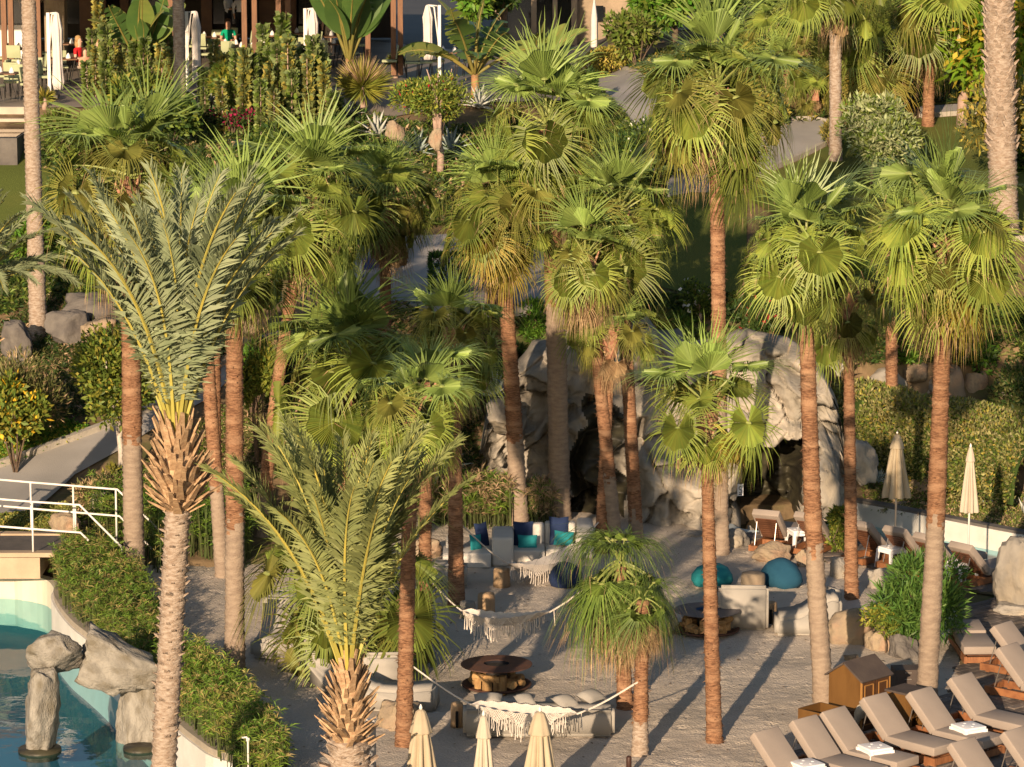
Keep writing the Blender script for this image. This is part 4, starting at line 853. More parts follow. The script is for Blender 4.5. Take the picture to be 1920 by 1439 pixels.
mk('towel', (.62,.55,.42), (.5,.45,.36), sc=8, rough=1, bump=.6, bsc=10)
tag(ob('towel', rbox('towel', (.16,.5,.42), .05, ['towel']), None, atZ(1622,1372,.0)+Vector((0,0,.36)), (.2,.5,-.7)), 'crumpled cream towel hanging behind a front lounger', 'towel')
# ---------------------------------------------------------------- fire pits
def firepit(label, uv, D, m, seed, hole='ash'):
    p = atZ(uv[0], uv[1], .03); r = random.Random(seed); t = thing('fire_pit', label, 'fire pit', p, 0, 'round steel fire pits'); R = D/2
    mb = MB(); mb.lathe([(R*.36,.40),(R*.36,.465),(R,.452),(R,.435),(R*.36,.425)], 48, cap=False); ob('ring_plate', mb.mesh('ring_plate', [m]), t)
    mb = MB(); mb.lathe([(R*.365,.462),(R*.33,.40),(R*.2,.33),(.0,.32)], 32, cap=False); ob('bowl', mb.mesh('bowl', [hole]), t)
    mb = MB(); mb.lathe([(R*.3,.03),(R*.3,.42)], 20); ob('drum', mb.mesh('drum', ['iron']), t)
    mb = MB(); mb.lathe([(0,.02),(R*.82,.02),(R*.97,.06),(R*.98,.09),(R*.95,.09),(R*.8,.05),(0,.05)], 40, cap=False); ob('tray', mb.mesh('tray', ['rust']), t)
    n = 15
    for k in range(n):
        a = 2*pi*k/n+r.uniform(-.1,.1); q = R*.62; lm = MB(); ln = r.uniform(.24,.36); w0 = r.uniform(.05,.085)
        lm.lathe([(w0,-ln/2),(w0*1.04,0),(w0*.95,ln/2)], 7, 0, lambda w, z: 1+.16*sin(2*w+k)); me = lm.mesh('log', ['log'])
        ob('log', me, t, (q*cos(a), q*sin(a), .13+r.uniform(0,.03)), (pi/2*r.choice((0,1,1)), 0, a+pi/2*r.choice((0,1))+r.uniform(-.4,.4)))
    for k in range(7):
        a = r.uniform(0, 2*pi); q = R*.6; lm = MB(); lm.lathe([(.06,-.15),(.065,.15)], 6); ob('log', lm.mesh('log', ['log']), t, (q*cos(a), q*sin(a), .26), (pi/2, 0, a+r.uniform(-.4,.4)))
firepit('round rusty steel fire pit with split logs under its rim, in front of the hammock', (931,1290), 1.30, 'rust', 3)
mk('steel_grey', (.11,.10,.105), (.085,.08,.085), sc=5, rough=.6)
mk('pit_blue', (.015,.05,.13), rough=.4)
firepit('dark grey steel fire pit with a bluish middle behind the short palm', (1326,1186), 1.28, 'steel_grey', 8, 'pit_blue')
# ---------------------------------------------------------------- white sectional sofa and cushions
def at0(u, v, z=.03): return atZ(u, v, z)
sfp = at0(1000, 1045); sf = thing('sectional_sofa', 'long white slipcovered sectional sofa in front of the cliff', 'sofa', sfp, 0)
def bpart(root, nm, u0, u1, vb, h, dep, m, r=.04, z0=0, rz=0, dy=0):
    """padded block whose front bottom edge runs from u0 to u1 at photo row vb"""
    a = at0(u0, vb); b = at0(u1, vb); w = b.x-a.x
    me = rbox(nm, (w, dep, h), min(r, h*.4), [m], (0, 0, h/2), 3); return ob(nm, me, root, Vector(((a.x+b.x)/2, a.y+dep/2+dy, .03+z0))-root.location, (0,0,rz))
bpart(sf, 'seat', 962, 1022, 1056, .27, .75, 'sofa_white'); bpart(sf, 'seat', 1023, 1080, 1054, .27, .8, 'sofa_white')
bpart(sf, 'backrest', 962, 1021, 1056, .70, .26, 'sofa_white', dy=.66, r=.06); bpart(sf, 'backrest', 1022, 1080, 1055, .72, .26, 'sofa_white', dy=.66, r=.06)
bpart(sf, 'corner_block', 922, 963, 1063, .62, 1.25, 'sofa_white', r=.07); bpart(sf, 'seat', 830, 921, 1066, .32, .8, 'sofa_white'); bpart(sf, 'armrest', 836, 866, 1056, .5, .5, 'sofa_white', r=.06)
mkb = [('padded_cover','lumpy white covered cushion pile at the right end of the sofa',1079,1114,1050,.5,.9),]
for nm, lb, u0, u1, vb, h, dp in mkb:
    t = thing('covered_ottoman', lb, 'ottoman', at0((u0+u1)/2, vb)); bpart(t, 'base', u0, u1, vb, h, dp, 'sofa_white', .1); bpart(t, 'cushion', u0+2, u1-1, vb-3, .28, dp*.9, 'sofa_white', .12, z0=.45)
def pillow_mesh(nm, w, h, t, m):
    bm = bmesh.new(); bmesh.ops.create_grid(bm, x_segments=8, y_segments=8, size=.5); vs = []
    me = bpy.data.meshes.new(nm); V = []; F = []
    for sd in (1, -1):
        o = len(V)
        for i in range(9):
            for j in range(9):
                x, y = i/4-1, j/4-1; e = (1-x*x)*(1-y*y); pin = 1-.10*(1-abs(x*y))*max(abs(x), abs(y))**3
                V.append((x*w/2*pin, y*h/2*pin, sd*t/2*max(0, e)**.45))
        for i in range(8):
            for j in range(8):
                a = o+i*9+j; f = (a, a+9, a+10, a+1); F.append(f if sd > 0 else f[::-1])
    bm.free(); me.from_pydata(V, [], F); me.materials.append(M[m]); me.polygons.foreach_set('use_smooth', [True]*len(F)); return me
for (u, v, Y, w, h, m, rot, lb, t_) in [
  (904,1007,71.95,.36,.62,'navy',(1.35,0,.75),'tall navy back cushion leaning at the left bench of the white sofa',.16),(981,1004,72.25,.42,.60,'navy',(1.30,0,.0),'navy back cushion in the middle of the white sofa',.16),(1048,996,72.3,.42,.62,'navy',(1.30,0,0),'navy back cushion at the right end of the white sofa',.16),
  (892,1018,71.6,.30,.36,'teal',(1.25,.1,.6),'bright teal cushion on the left bench of the white sofa',.13),(989,1017,72.0,.42,.32,'teal',(1.15,0,.0),'darker teal cushion in front of the middle navy cushion',.14),(1057,1010,72.05,.42,.32,'teal',(1.15,.08,-.05),'lit teal cushion in front of the right navy cushion',.14)]:
    p = atY(u, v, Y); tag(ob('cushion', pillow_mesh('cushion', w, h, t_, m), None, p, rot), lb, 'cushion', 'cushions on the white sofa')
# ---------------------------------------------------------------- foam seats, bean bags, stumps
def foam(label, u, v, prof, w, rz, bev=.06, m='foam_grey', name='foam_seat', cat='outdoor seat'):
    me = extr(name, prof, w, [m], bev, 4); me.polygons.foreach_set('use_smooth', [True]*len(me.polygons)); o = ob(name, me, None, at0(u, v), (0,0,rz)); return tag(o, label, cat, 'soft grey outdoor seats')
CH_ = [(-.55,0),(.55,0),(.57,.40),(.1,.36),(-.28,.45),(-.50,.92),(-.62,.90),(-.62,.4)]
CHS = [(-.8,0),(.6,0),(.6,.34),(.1,.36),(-.35,.62),(-.62,.80),(-.8,.72)]
BN = [(-.35,0),(.35,0),(.35,.44),(.30,.50),(-.30,.50),(-.35,.44)]
foam('big grey soft armchair seen from behind, between the dark fire pit and the bean bags', 1392,1174, [(-.45,0),(.45,0),(.47,.42),(.1,.42),(-.2,.5),(-.34,.92),(-.5,.9),(-.5,.4)], .98, radians(88))
foam('low grey chaise with a rising curved back behind the bent trunk', 1502,1184, [(-.55,0),(.75,0),(.75,.72),(.55,.78),(.3,.66),(-.05,.42),(-.5,.36)], .95, radians(0), .07)
foam('small pale end piece of a seat right of the bent trunk', 1560,1142, [(-.15,0),(.15,0),(.15,.4),(-.1,.45)], .4, .3, .05)
foam('low grey seat in shade left of the dark fire pit', 1238,1183, BN, .55, radians(88), .08)
foam('long grey bench behind the front hammock', 1010,1375, [(-.30,0),(.30,0),(.30,.44),(.24,.52),(-.24,.52),(-.30,.44)], 2.62, radians(90), .07)
foam('grey armchair back half hidden by the front date palm', 632,1290, CH_, .8, radians(-60), .08); foam('grey rounded armchair between the front date palm and the dark trunk', 722,1284, [(-.45,0),(.45,0),(.47,.42),(.1,.42),(-.2,.5),(-.34,.72),(-.5,.7),(-.5,.4)], .9, radians(95), .1)
foam('grey folded chaise above the brown boulder', 748,1328, [(-.95,0),(.7,0),(.68,.48),(.1,.40),(-.35,.42),(-.75,.62),(-.95,.4)], .7, radians(-6), .06)
foam('cream foam block at the left front of the white sofa', 842,1100, BN, .75, radians(90), .07)
foam('grey seat in the shade behind the left papyrus bed', 520,1225, CH_, .8, radians(-100), .08); foam('white grey seat half hidden behind low palm fronds', 540,1160, BN, .9, radians(80), .08)
for i, (u, v, w) in enumerate([(915,1312,.5),(985,1314,.34),(1060,1316,.4),(1108,1306,.5)]): tag(ob('cushion', pillow_mesh('cushion', w, .36, .2, 'foam_grey'), None, atZ(u, v, .60), (.3,0,.3*i)), ['grey cushion at the left end of the long bench','small grey cushion left of the bench middle','grey cushion right of the bench middle','rounded grey cushion at the right end of the long bench'][i], 'cushion', 'cushions on the long bench')
def bag(label, u0, u1, v0, v1, m, tilt, seed):
    p = at0((u0+u1)/2, v1); s = ppm(p.y); W2 = (u1-u0)/s/2; H = (v1-v0)/s*.95; mb = MB()
    mb.lathe([(W2*.5,0),(W2*.86,.04),(W2*1.0,H*.3),(W2*.97,H*.5),(W2*.72,H*.78),(W2*.35,H*.95),(.02,H)], 28, 0, lambda w, z: 1+.04*cos(3*w+seed)+.03*sin(5*w+z*9)); me = mb.mesh('bean_bag', [m], True)
    return tag(ob('bean_bag', me, None, p+Vector((0,W2*.5,0)), (tilt*.3, tilt, seed), (1,.8,1)), label, 'bean bag', 'bean bags on the sand')
bag('turquoise bean bag behind the short palm trunk', 1288,1384,1056,1106,'teal',.06,1); bag('dark blue bean bag with pointed ends behind the grey chairs', 1420,1514,1046,1103,'bag_blue',-.1,2); bag('navy bean bag in shade under the far hammock', 1028,1094,1052,1105,'navy',.05,3)
def stump(label, u, v, w, h, m='stump', slot_shade=False, seed=1):
    p = at0(u, v); s = ppm(p.y); R = w/s/2; H = h/s; mb = MB(); r = random.Random(seed)
    mb.lathe([(R*1.04,0),(R*.97,H*.3),(R*.98,H*.8),(R*.9,H*.97),(R*.55,H)], 18, 0, lambda a, z: 1+.06*sin(3*a+seed)+.04*sin(7*a+seed*2)); me = mb.mesh('log_stool', [m], True)
    if not slot_shade: return tag(ob('log_stool', me, None, p), label, 'log stool', 'log stools on the sand')
    t = thing('log_stool', label, 'log stool', p, 0, 'log stools on the sand'); ob('body', me, t)
    mb = MB(); mb.box((0,-R*.93,H*.36),(R*.42,.1,H*.66)); ob('slot_shade', mb.mesh('slot_shade', ['dark']), t); return t  # black block stands in for the shade inside an opening; log is uncut
stump('slotted log stool between the big grey chair and the chaise', 1444,1168,25,42,slot_shade=True); stump('slotted log stool at the left end of the long bench', 857,1362,25,48,slot_shade=True,seed=3)
stump('pale fat log stool between the two bean bags', 1412,1112,48,40,'stone_warm',seed=4); stump('pale log stool behind the middle hammock', 913,1152,34,42,seed=5); stump('pale log stool in shade under the far hammock', 941,1100,32,36,seed=6); stump('grey log stool beside the middle hammock rope', 876,1158,30,32,'stone',seed=7)
stump('tan log stool beside the rounded armchair', 700,1236,24,40,seed=8); stump('pale log table on the right front of the white sofa', 1052,1062,30,22,seed=9)
# ---------------------------------------------------------------- hammocks with macrame fringes
def hammock(label, A, B, mid, t0, t1, w=.62, fr=.26, tas=.24, seed=1, dy=0):
    A = Vector(A); B = Vector(B); r = random.Random(seed); u, v = mid; Ym = (A.y+B.y)/2+dy; md = atY(u, v, Ym); sag = (A+B)/2-md
    t = thing('hammock', label, 'hammock', md, 0, 'white fringed rope hammocks'); ln = B-A; hd = Vector((-ln.y, ln.x, 0)).normalized()
    if hd.y > 0: hd = -hd
    def c(s): return A+ln*s-sag*(4*s*(1-s))**1.15
    mb = MB(); ns, nk = 40, 8; vs = []
    def wd(q): return w*max(.05, (sin(pi*q))**.55)
    def P(q, k): s = t0+(t1-t0)*q; ww = wd(q); return c(s)+hd*(k*ww*.42)+Vector((0,0,1))*(abs(k)**2*ww*.30+.01*sin(q*60+k*9))
    for i in range(ns+1):
        for k in range(nk+1): vs.append(P(i/ns, k/nk*2-1)-md)
    mb.add(vs, [(i*(nk+1)+k, i*(nk+1)+k+1, (i+1)*(nk+1)+k+1, (i+1)*(nk+1)+k) for i in range(ns) for k in range(nk)]); ob('cloth', mb.mesh('cloth', ['rope'], True), t)
    for a, b in ((0, t0), (1, t1)):
        mb = MB(); mb.tube([c(a+(b-a)*j/8)-md for j in range(9)], .016, 5); 
        if a == 1: mb.tube([c(b+.02)-md, c(b+.02)-md+Vector((.02,0,-.3))], .008, 4)
        ob('rope', mb.mesh('rope', ['rope']), t)
    for k in range(7):
        for e, q in ((t0, 0), (t1, 1)): pass
    for side in (1, -1):                              # net and tassels hang from both long edges
        mb = MB(); n = 46
        def E(q): return P(q, side)-md
        def dp(q): return (.25+.75*sin(pi*q))
        for i in range(n):
            q0 = .06+.88*i/n
            for sg in (1, -1):
                pts = []
                for j in range(5):
                    q = q0+sg*j*.88/n*.9; 
                    if not .05 <= q <= .95: break
                    z = -fr*dp(q)*j/4*(.72+.28*cos(q*pi*8)); pts.append(E(q)+Vector((0, 0, z+.0))+hd*.01*side)
                if len(pts) > 1: mb.tube(pts, .0065, 3, cap=False)
        for i in range(34):
            q = .08+.84*(i+r.uniform(.2,.8))/34; z = -fr*dp(q)*(.72+.28*cos(q*pi*8)); p = E(q)+Vector((0,0,z)); l = tas*r.uniform(.7,1.15)
            mb.tube([p, p+Vector((r.uniform(-.015,.015), 0, -l*.6)), p+Vector((r.uniform(-.02,.02), 0, -l))], [.007,.008,.011], 4)
        o = ob('fringe', mb.mesh('fringe', ['rope']), t); o['kind'] = 'stuff'
def onY(u, v, Y): return atY(u, v, Y)
hammock('far fringed hammock hanging in front of the white sofa', onY(864,984,67.6), onY(1122,980,72.3), (1006,1072), .30, .86, seed=1, fr=.30)
hammock('middle fringed hammock hung across the open sand', onY(802,1086,63.0), onY(1172,1040,60.6), (960,1172), .22, .68, seed=2)
hammock('front fringed hammock slung above the long grey bench', onY(762,1242,57.4), onY(1203,1276,56.6), (985,1352), .27, .72, w=.7, seed=3, dy=0)
# ---------------------------------------------------------------- small posts, lamps, signs
mk('post_grey', (.30,.29,.29), rough=.5, metal=.3); mk('sign_white', (.7,.7,.72), rough=.5); mk('sign_ink', (.03,.03,.05), rough=.6); mk('blue_panel', (.02,.06,.22), (.025,.07,.26), sc=3, rough=.5); mk('brown_box', (.05,.022,.016), (.038,.018,.014), sc=4, rough=.5)
p = at0(697, 1500); mb = MB(); mb.box((0,0,.66),(.115,.115,1.32)); t = thing('bollard', 'grey square metal post beside the front date palm', 'post', p, .5); ob('post', mb.mesh('post', ['post_grey']), t); mb = MB(); mb.box((0,0,1.33),(.13,.13,.025)); ob('cap', mb.mesh('cap', ['white_paint']), t)
p = at0(1179, 1458); t = thing('bollard', 'short dark wooden post at the bottom edge near the slender palm', 'post', p, 0); mb = MB(); mb.lathe([(.045,0),(.045,.34),(.035,.36)], 12); ob('post', mb.mesh('post', ['brown_box'], True), t)
p = at0(466, 1470); t = thing('shower_pipe', 'thin white bent pipe in the papyrus bed by the pool', 'pipe', p, 0); mb = MB(); mb.tube([(0,0,0),(0,0,.74),(-.02,0,.79),(-.1,0,.78)], .018, 6); ob('pipe', mb.mesh('pipe', ['white_paint'], True), t); mb = MB(); mb.lathe([(.03,.72),(.035,.75),(.03,.78)], 8); ob('joint', mb.mesh('joint', ['white_paint'], True), t)
p = atY(1388, 919, 74.2); t = thing('sign', 'small white sign with dark marks on the shaded cliff beside the cave', 'sign', p, .25); mb = MB(); mb.box((0,0,0),(.13,.015,.26)); ob('panel', mb.mesh('panel', ['sign_white']), t)
mb = MB()
for k, (cz, s0) in enumerate(((.045, 0), (-.03, pi))):
    mb.tube([(.035*cos(a+s0*0)*(1 if k == 0 else 1), -.012, cz+.035*sin(a)) for a in ([radians(x) for x in range(30, 271, 30)] if k == 0 else [radians(x) for x in range(90, -151, -30)])], .008, 4)
mb.box((0,-.01,-.095),(.07,.006,.02)); ob('lettering', mb.mesh('lettering', ['sign_ink']), t)
def marker(label, u, vb, vt, w=.045):
    p = hit(u, vb); h = (vb-vt)/ppm(p.y); t = thing('path_marker', label, 'marker post', p, 0, 'white path marker posts'); mb = MB(); mb.lathe([(w,0),(w,h*.94),(w*.6,h)], 10); ob('post', mb.mesh('post', ['white_paint'], True), t); mb = MB(); mb.lathe([(w*1.5,0),(w*1.5,.03)], 10); ob('base', mb.mesh('base', ['post_grey']), t)
marker('white path post behind the fan palm by the blue board', 679,462,434); marker('white path post below the blue board', 677,540,488,.04); marker('white post by the thick shaggy trunk at the right edge', 1906,442,396,.04); marker('white post inside the tall fan palm crown by the upper road', 1337,196,176,.03); marker('white lamp post by the upper road planter', 1278,300,268,.03)
p = hit(698, 530); t = thing('notice_board', 'blue leaning board standing on the plaza by the thin trunk', 'board', p, radians(55)); mb = MB(); mb.box((0,0,.62),(.85,.05,.55),R=Matrix.Rotation(-.35,3,'X')); ob('panel', mb.mesh('panel', ['blue_panel']), t)
for x in (-.36,.36): mb = MB(); mb.tube([(x,0,0),(x,.02,.55)], .025, 6); ob('leg', mb.mesh('leg', ['blue_panel']), t)
p = hit(933, 592); s = ppm(p.y); t = thing('service_cabinet', 'dark brown box cabinet on the plaza behind the straight palm', 'cabinet', p, .25); h = 58/s; mb = MB(); mb.box((0,0,h/2),(.42,.42,h)); ob('body', mb.mesh('body', ['brown_box']), t); mb = MB(); mb.box((0,0,h+.012),(.46,.46,.03)); ob('lid', mb.mesh('lid', ['post_grey']), t); mb = MB(); mb.box((-.0,-.215,h/2),(.36,.012,h*.9)); ob('door', mb.mesh('door', ['brown_box']), t)
p = hit(911, 575); t = thing('flower_stand', 'thin iron flower stand with a red potted plant beside the brown cabinet', 'plant stand', p, 0); mb = MB()
for a in range(3): mb.tube([(.12*cos(a*2.1),.12*sin(a*2.1),0),(.05*cos(a*2.1),.05*sin(a*2.1),.35),(.1*cos(a*2.1),.1*sin(a*2.1),.62)], .01, 4)
mb.tube([(-.24,0,.62),(-.2,0,.68),(-.12,0,.6),(.12,0,.6),(.2,0,.68),(.24,0,.62)], .01, 4); ob('frame', mb.mesh('frame', ['iron']), t)
mk('red_flower', (.22,.03,.025), (.12,.03,.02), sc=9, rough=.8)
mb = MB(); mb.lathe([(.08,.58),(.13,.68),(.11,.76),(.02,.8)], 10, 0, lambda w, z: 1+.15*sin(5*w)); ob('pot', mb.mesh('pot', ['red_flower'], True), t)
# ---------------------------------------------------------------- shrubs
def lm(n, c1, c2, **k): mk(n, c1, c2, sc=k.pop('sc', 1.5), rough=k.pop('rough', .55), isl=k.pop('isl', .35), objv=.12, tr=k.pop('tr', .2), spec=.3, hue=k.pop('hue', .02), **k)
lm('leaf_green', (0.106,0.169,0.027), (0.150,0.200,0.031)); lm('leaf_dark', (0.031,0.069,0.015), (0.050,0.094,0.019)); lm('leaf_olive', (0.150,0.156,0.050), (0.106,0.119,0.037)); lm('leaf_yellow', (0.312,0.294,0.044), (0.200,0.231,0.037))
lm('leaf_hedge', (0.300,0.270,0.110), (0.190,0.200,0.070), isl=.45); lm('leaf_silver', (0.375,0.413,0.213), (0.250,0.312,0.138)); lm('leaf_rubber', (0.088,0.188,0.015), (0.163,0.250,0.019), rough=.35); lm('leaf_rubber_gold', (0.425,0.312,0.037), (0.300,0.275,0.037), rough=.35); lm('leaf_oleander', (0.075,0.163,0.031), (0.106,0.200,0.037)); lm('leaf_fresh', (0.075,0.188,0.015), (0.112,0.237,0.025)); lm('leaf_gold', (0.375,0.300,0.056), (0.275,0.250,0.050))
lm('papyrus', (0.106,0.200,0.025), (0.150,0.237,0.031)); lm('papyrus_tip', (0.340,0.270,0.100), (0.260,0.240,0.070)); lm('dry_stem', (0.450,0.325,0.188), (0.350,0.250,0.138)); lm('succulent', (0.160,0.210,0.075), (0.220,0.240,0.070)); lm('succulent_gold', (0.340,0.300,0.060), (0.260,0.260,0.060))
mk('stem_dark', (.05,.075,.018), (.07,.08,.025), sc=3)
mk('petal_white', (.8,.78,.72), rough=.7, isl=.1); mk('petal_red', (.42,.015,.04), rough=.7, isl=.3); mk('petal_magenta', (.22,.012,.05), rough=.7, isl=.3); mk('petal_yellow', (.62,.38,.02), rough=.7, isl=.2)
mk('bark_white', (.52,.46,.40), (.40,.35,.30), sc=8, rough=.9, bump=.4); mk('bark', (.16,.11,.075), (.10,.07,.05), sc=8, rough=.95, bump=.6); mk('bark_pink', (.42,.30,.24), (.32,.22,.17), sc=6, rough=.9, bump=.5)
def cloud(nm, n, size, L, W, mats, mix=None, lobes=9, seed=1, up=.35, inner=.45, flat=0, box=False, droop=0, low=-1.0):
    """leaf faces spread through uneven lobes; size = half extents, origin at the centre"""
    q = np.random.default_rng(seed); S3 = np.array(size)
    if box: 
        P = q.uniform(-1, 1, (n, 3)); f = q.integers(0, 5, n); 
        P[f == 0, 0] = 1; P[f == 1, 0] = -1; P[f == 2, 1] = -1; P[f == 3, 1] = 1; P[f == 4, 2] = 1
        P *= 1-.06*np.abs(q.normal(size=(n, 1))); N = np.sign(P)*(np.abs(P) > .9); P = P*S3
    else:
        c = q.normal(size=(lobes, 3)); c /= np.linalg.norm(c, axis=1)[:, None]; c *= q.uniform(.35, .68, (lobes, 1)); c[:, 2] = np.maximum(c[:, 2], -.55); r = q.uniform(.32, .55, lobes)
        k = q.integers(0, lobes, n); d = q.normal(size=(n, 3)); d /= np.linalg.norm(d, axis=1)[:, None]
        P = c[k]+d*(r[k]*(1-inner*q.random(n)**2.2))[:, None]; N = d.copy(); P[:, 2] = np.maximum(P[:, 2], low+q.random(n)*.1); P = P*S3
        P += q.normal(size=(n, 3))*.03*S3
    A = N+q.normal(size=(n, 3))*.75+np.array([0, 0, up]); A[:, 2] -= droop; A /= np.linalg.norm(A, axis=1)[:, None]+1e-9
    B = np.cross(A, q.normal(size=(n, 3))); B /= np.linalg.norm(B, axis=1)[:, None]+1e-9
    l = L*q.uniform(.6, 1.3, (n, 1)); w = W*q.uniform(.7, 1.25, (n, 1))
    V = np.stack([P, P+A*l*.45+B*w/2, P+A*l, P+A*l*.45-B*w/2], 1); mi = None
    if mix: mi = q.choice(len(mats), n, p=mix)
    return quads(nm, V, mats, mi)
def stems(mb, n, h, spread, r0, seed, base=(0,0,0), m=0, curve=.15):
    r = random.Random(seed)
    for i in range(n):
        a = 2*pi*i/n+r.uniform(-.5,.5); s = spread*r.uniform(.4,1); p0 = Vector(base)+Vector((r.uniform(-.04,.04), r.uniform(-.04,.04), 0)); p2 = Vector(base)+Vector((s*cos(a), s*sin(a), h*r.uniform(.8,1.05))); p1 = p0.lerp(p2, .5)+Vector((r.uniform(-curve,curve), r.uniform(-curve,curve), .1*h))
        mb.tube([p0, p0.lerp(p1,.6), p1, p2], [r0, r0*.8, r0*.65, r0*.3], 5, m)
def shrub(label, bx_, mats, n, L, W, Y=None, vb=None, trunk_=None, dep=1.0, name='shrub', cat='shrub', group=None, flowers=None, bark='bark', lean=0, **k):
    """leafy plant whose crown fills a photo box; trunk_ = (u, v) of the trunk foot"""
    u0, v0, u1, v1 = bx_; fu, fv = trunk_ or ((u0+u1)/2, vb or v1)
    f = hit(fu, fv) if Y is None else atY(fu, fv, Y); Y = f.y; f.z = hz(f.x, f.y) if f.z < hz(f.x, f.y)+3 else f.z
    a = atY(u0, v1, Y); b = atY(u1, v0, Y); ce = Vector(((a.x+b.x)/2, Y+.1, (a.z+b.z)/2)); sz = ((b.x-a.x)/2, (b.x-a.x)/2*dep, (b.z-a.z)/2)
    t = thing(name, label, cat, f, 0, group); sd = k.pop('seed', int(u0*7+v0))
    o = ob('foliage', cloud('foliage', n, sz, L, W, mats, seed=sd, **k), t, ce-f); o['kind'] = 'stuff'
    mb = MB(); h = max(.15, ce.z-f.z)
    if trunk_: mb.tube([(0,0,-.1), (0.01,0,h*.3), ((ce.x-f.x)*.5,0,h*.6), (ce.x-f.x,0,h)], [lean or .07, (lean or .07)*.85, (lean or .07)*.7, .03], 8); stems(mb, 5, h*.9, sz[0]*.6, (lean or .07)*.45, sd, ((ce.x-f.x)*.25,0,h*.45))
    else: stems(mb, 7, h*1.1, sz[0]*.55, .025, sd)
    ob('trunk' if trunk_ else 'stem', mb.mesh('trunk', [bark], True), t)
    if flowers:
        m, nf, fs = flowers; fo = ob('flowers', cloud('flowers', nf, [x*1.03 for x in sz], fs, fs, [m], seed=sd, inner=.08, lobes=k.get('lobes', 9)), t, ce-f); fo['kind'] = 'stuff'
    return t
G1 = 'garden shrubs'
shrub('round bright green tree with a white forked trunk beside the footbridge', (112,600,318,812), ['leaf_green','leaf_yellow'], 7000, .15, .07, trunk_=(228,915), mix=[.72,.28], bark='bark_white', name='tree', cat='tree', lean=.085, lobes=14)
shrub('dusky olive heather like shrub at the left edge', (-40,640,118,830), ['leaf_olive','dry_stem'], 6500, .16, .03, vb=835, mix=[.8,.2], up=.9, lobes=12)
shrub('yellow flowering shrub at the left edge below the dusky shrub', (-30,700,85,845), ['leaf_yellow','leaf_green','petal_yellow'], 2600, .17, .09, vb=850, mix=[.35,.55,.1], Y=77.2)
shrub('wide yellow green ficus hedge bush behind the channel lounger', (1535,952,1616,1034), ['leaf_green','leaf_yellow'], 2300, .12, .05, vb=1040, mix=[.7,.3])
shrub('big oleander bush with long narrow leaves behind the right fringed palm', (1634,1046,1818,1205), ['leaf_oleander'], 6500, .24, .035, trunk_=(1735,1222), lobes=16, up=.5, seed=4)
shrub('small yellow green bush on a thin stem beside the oleander', (1618,1136,1694,1198), ['leaf_yellow','leaf_green'], 1500, .11, .045, trunk_=(1660,1228), mix=[.6,.4], lean=.02)
shrub('silver leaved round tree on the upper right lawn', (1566,180,1738,325), ['leaf_silver','leaf_green'], 6500, .17, .06, trunk_=(1634,352), mix=[.62,.38], name='tree', cat='tree', lean=.06, lobes=15)
shrub('rubber tree with glossy green and golden leaves at the top right', (1735,-90,1990,205), ['leaf_rubber','leaf_rubber_gold'], 3600, .42, .13, trunk_=(1803,242), mix=[.7,.3], name='tree', cat='tree', bark='bark_pink', lean=.16, lobes=20, up=.1, droop=.3)
shrub('pale gold shrub with bare twigs behind the thick shaggy trunk', (1795,140,1960,300), ['leaf_gold','leaf_olive'], 2600, .22, .07, vb=330, mix=[.6,.4], bark='bark_pink', Y=87.5)
shrub('low golden clipped hedge along the upper path', (1075,88,1225,150), ['leaf_gold','leaf_yellow'], 4200, .12, .05, vb=140, mix=[.7,.3], lobes=16)
shrub('green leafy shrub against the sunlit stone wall', (1138,22,1256,125), ['leaf_green','leaf_olive'], 3200, .2, .09, vb=130, mix=[.7,.3])
shrub('large dark green tree above the sunlit stone wall', (1180,-90,1310,62), ['leaf_fresh','leaf_green'], 3200, .28, .14, trunk_=(1265,120), mix=[.6,.4], name='tree', cat='tree', lean=.12, Y=107)
shrub('narrow dark cypress at the corner of the upper road', (1092,118,1124,200), ['leaf_dark'], 1800, .12, .04, vb=205, up=1.2, Y=97)
shrub('bush with pale blossoms by the bend of the upper road', (1180,205,1300,330), ['leaf_green','leaf_dark'], 4200, .14, .06, vb=345, mix=[.5,.5], flowers=('petal_white',90,.10), lobes=14)
shrub('dark round bush left of the road bend', (1120,235,1215,340), ['leaf_dark','leaf_green'], 3600, .14, .06, vb=350, mix=[.7,.3], lobes=12)
shrub('white flowering standard rose tree above the cliff', (1272,518,1348,592), ['leaf_green','leaf_dark'], 1800, .11, .05, trunk_=(1312,640), mix=[.6,.4], flowers=('petal_white',34,.11), name='tree', cat='tree', bark='bark_pink', lean=.05, Y=80.8)
shrub('green bush with a few white flowers under the standard rose', (1225,585,1345,665), ['leaf_green','leaf_fresh'], 3200, .13, .05, vb=670, mix=[.6,.4], flowers=('petal_white',12,.09), Y=80.4)
shrub('dark bougainvillea mound with red flowers above the cliff', (1362,552,1505,650), ['leaf_dark'], 4600, .14, .07, vb=655, flowers=('petal_red',110,.12), lobes=14, Y=80.9)
shrub('bright green clipped bush beside the thick grey trunk', (962,566,1030,662), ['leaf_fresh'], 3400, .15, .03, vb=665, up=1.0, lobes=10, Y=80.3)
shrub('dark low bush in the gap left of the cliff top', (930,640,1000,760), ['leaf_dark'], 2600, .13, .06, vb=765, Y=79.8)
shrub('dark green clipped block bush on the plaza', (808,480,872,548), ['leaf_fresh','leaf_dark'], 3600, .12, .03, vb=552, mix=[.4,.6], box=True, up=1.0, dep=.8)
shrub('low dark plants in a round planter on the plaza', (862,486,960,515), ['leaf_dark','leaf_olive'], 1800, .14, .05, vb=515, mix=[.6,.4], Y=86.5)
shrub('golden green bank shrub left above the stone wall', (1540,560,1690,700), ['leaf_gold','leaf_olive','leaf_green'], 5200, .16, .06, vb=705, mix=[.35,.4,.25], lobes=16, Y=83.6)
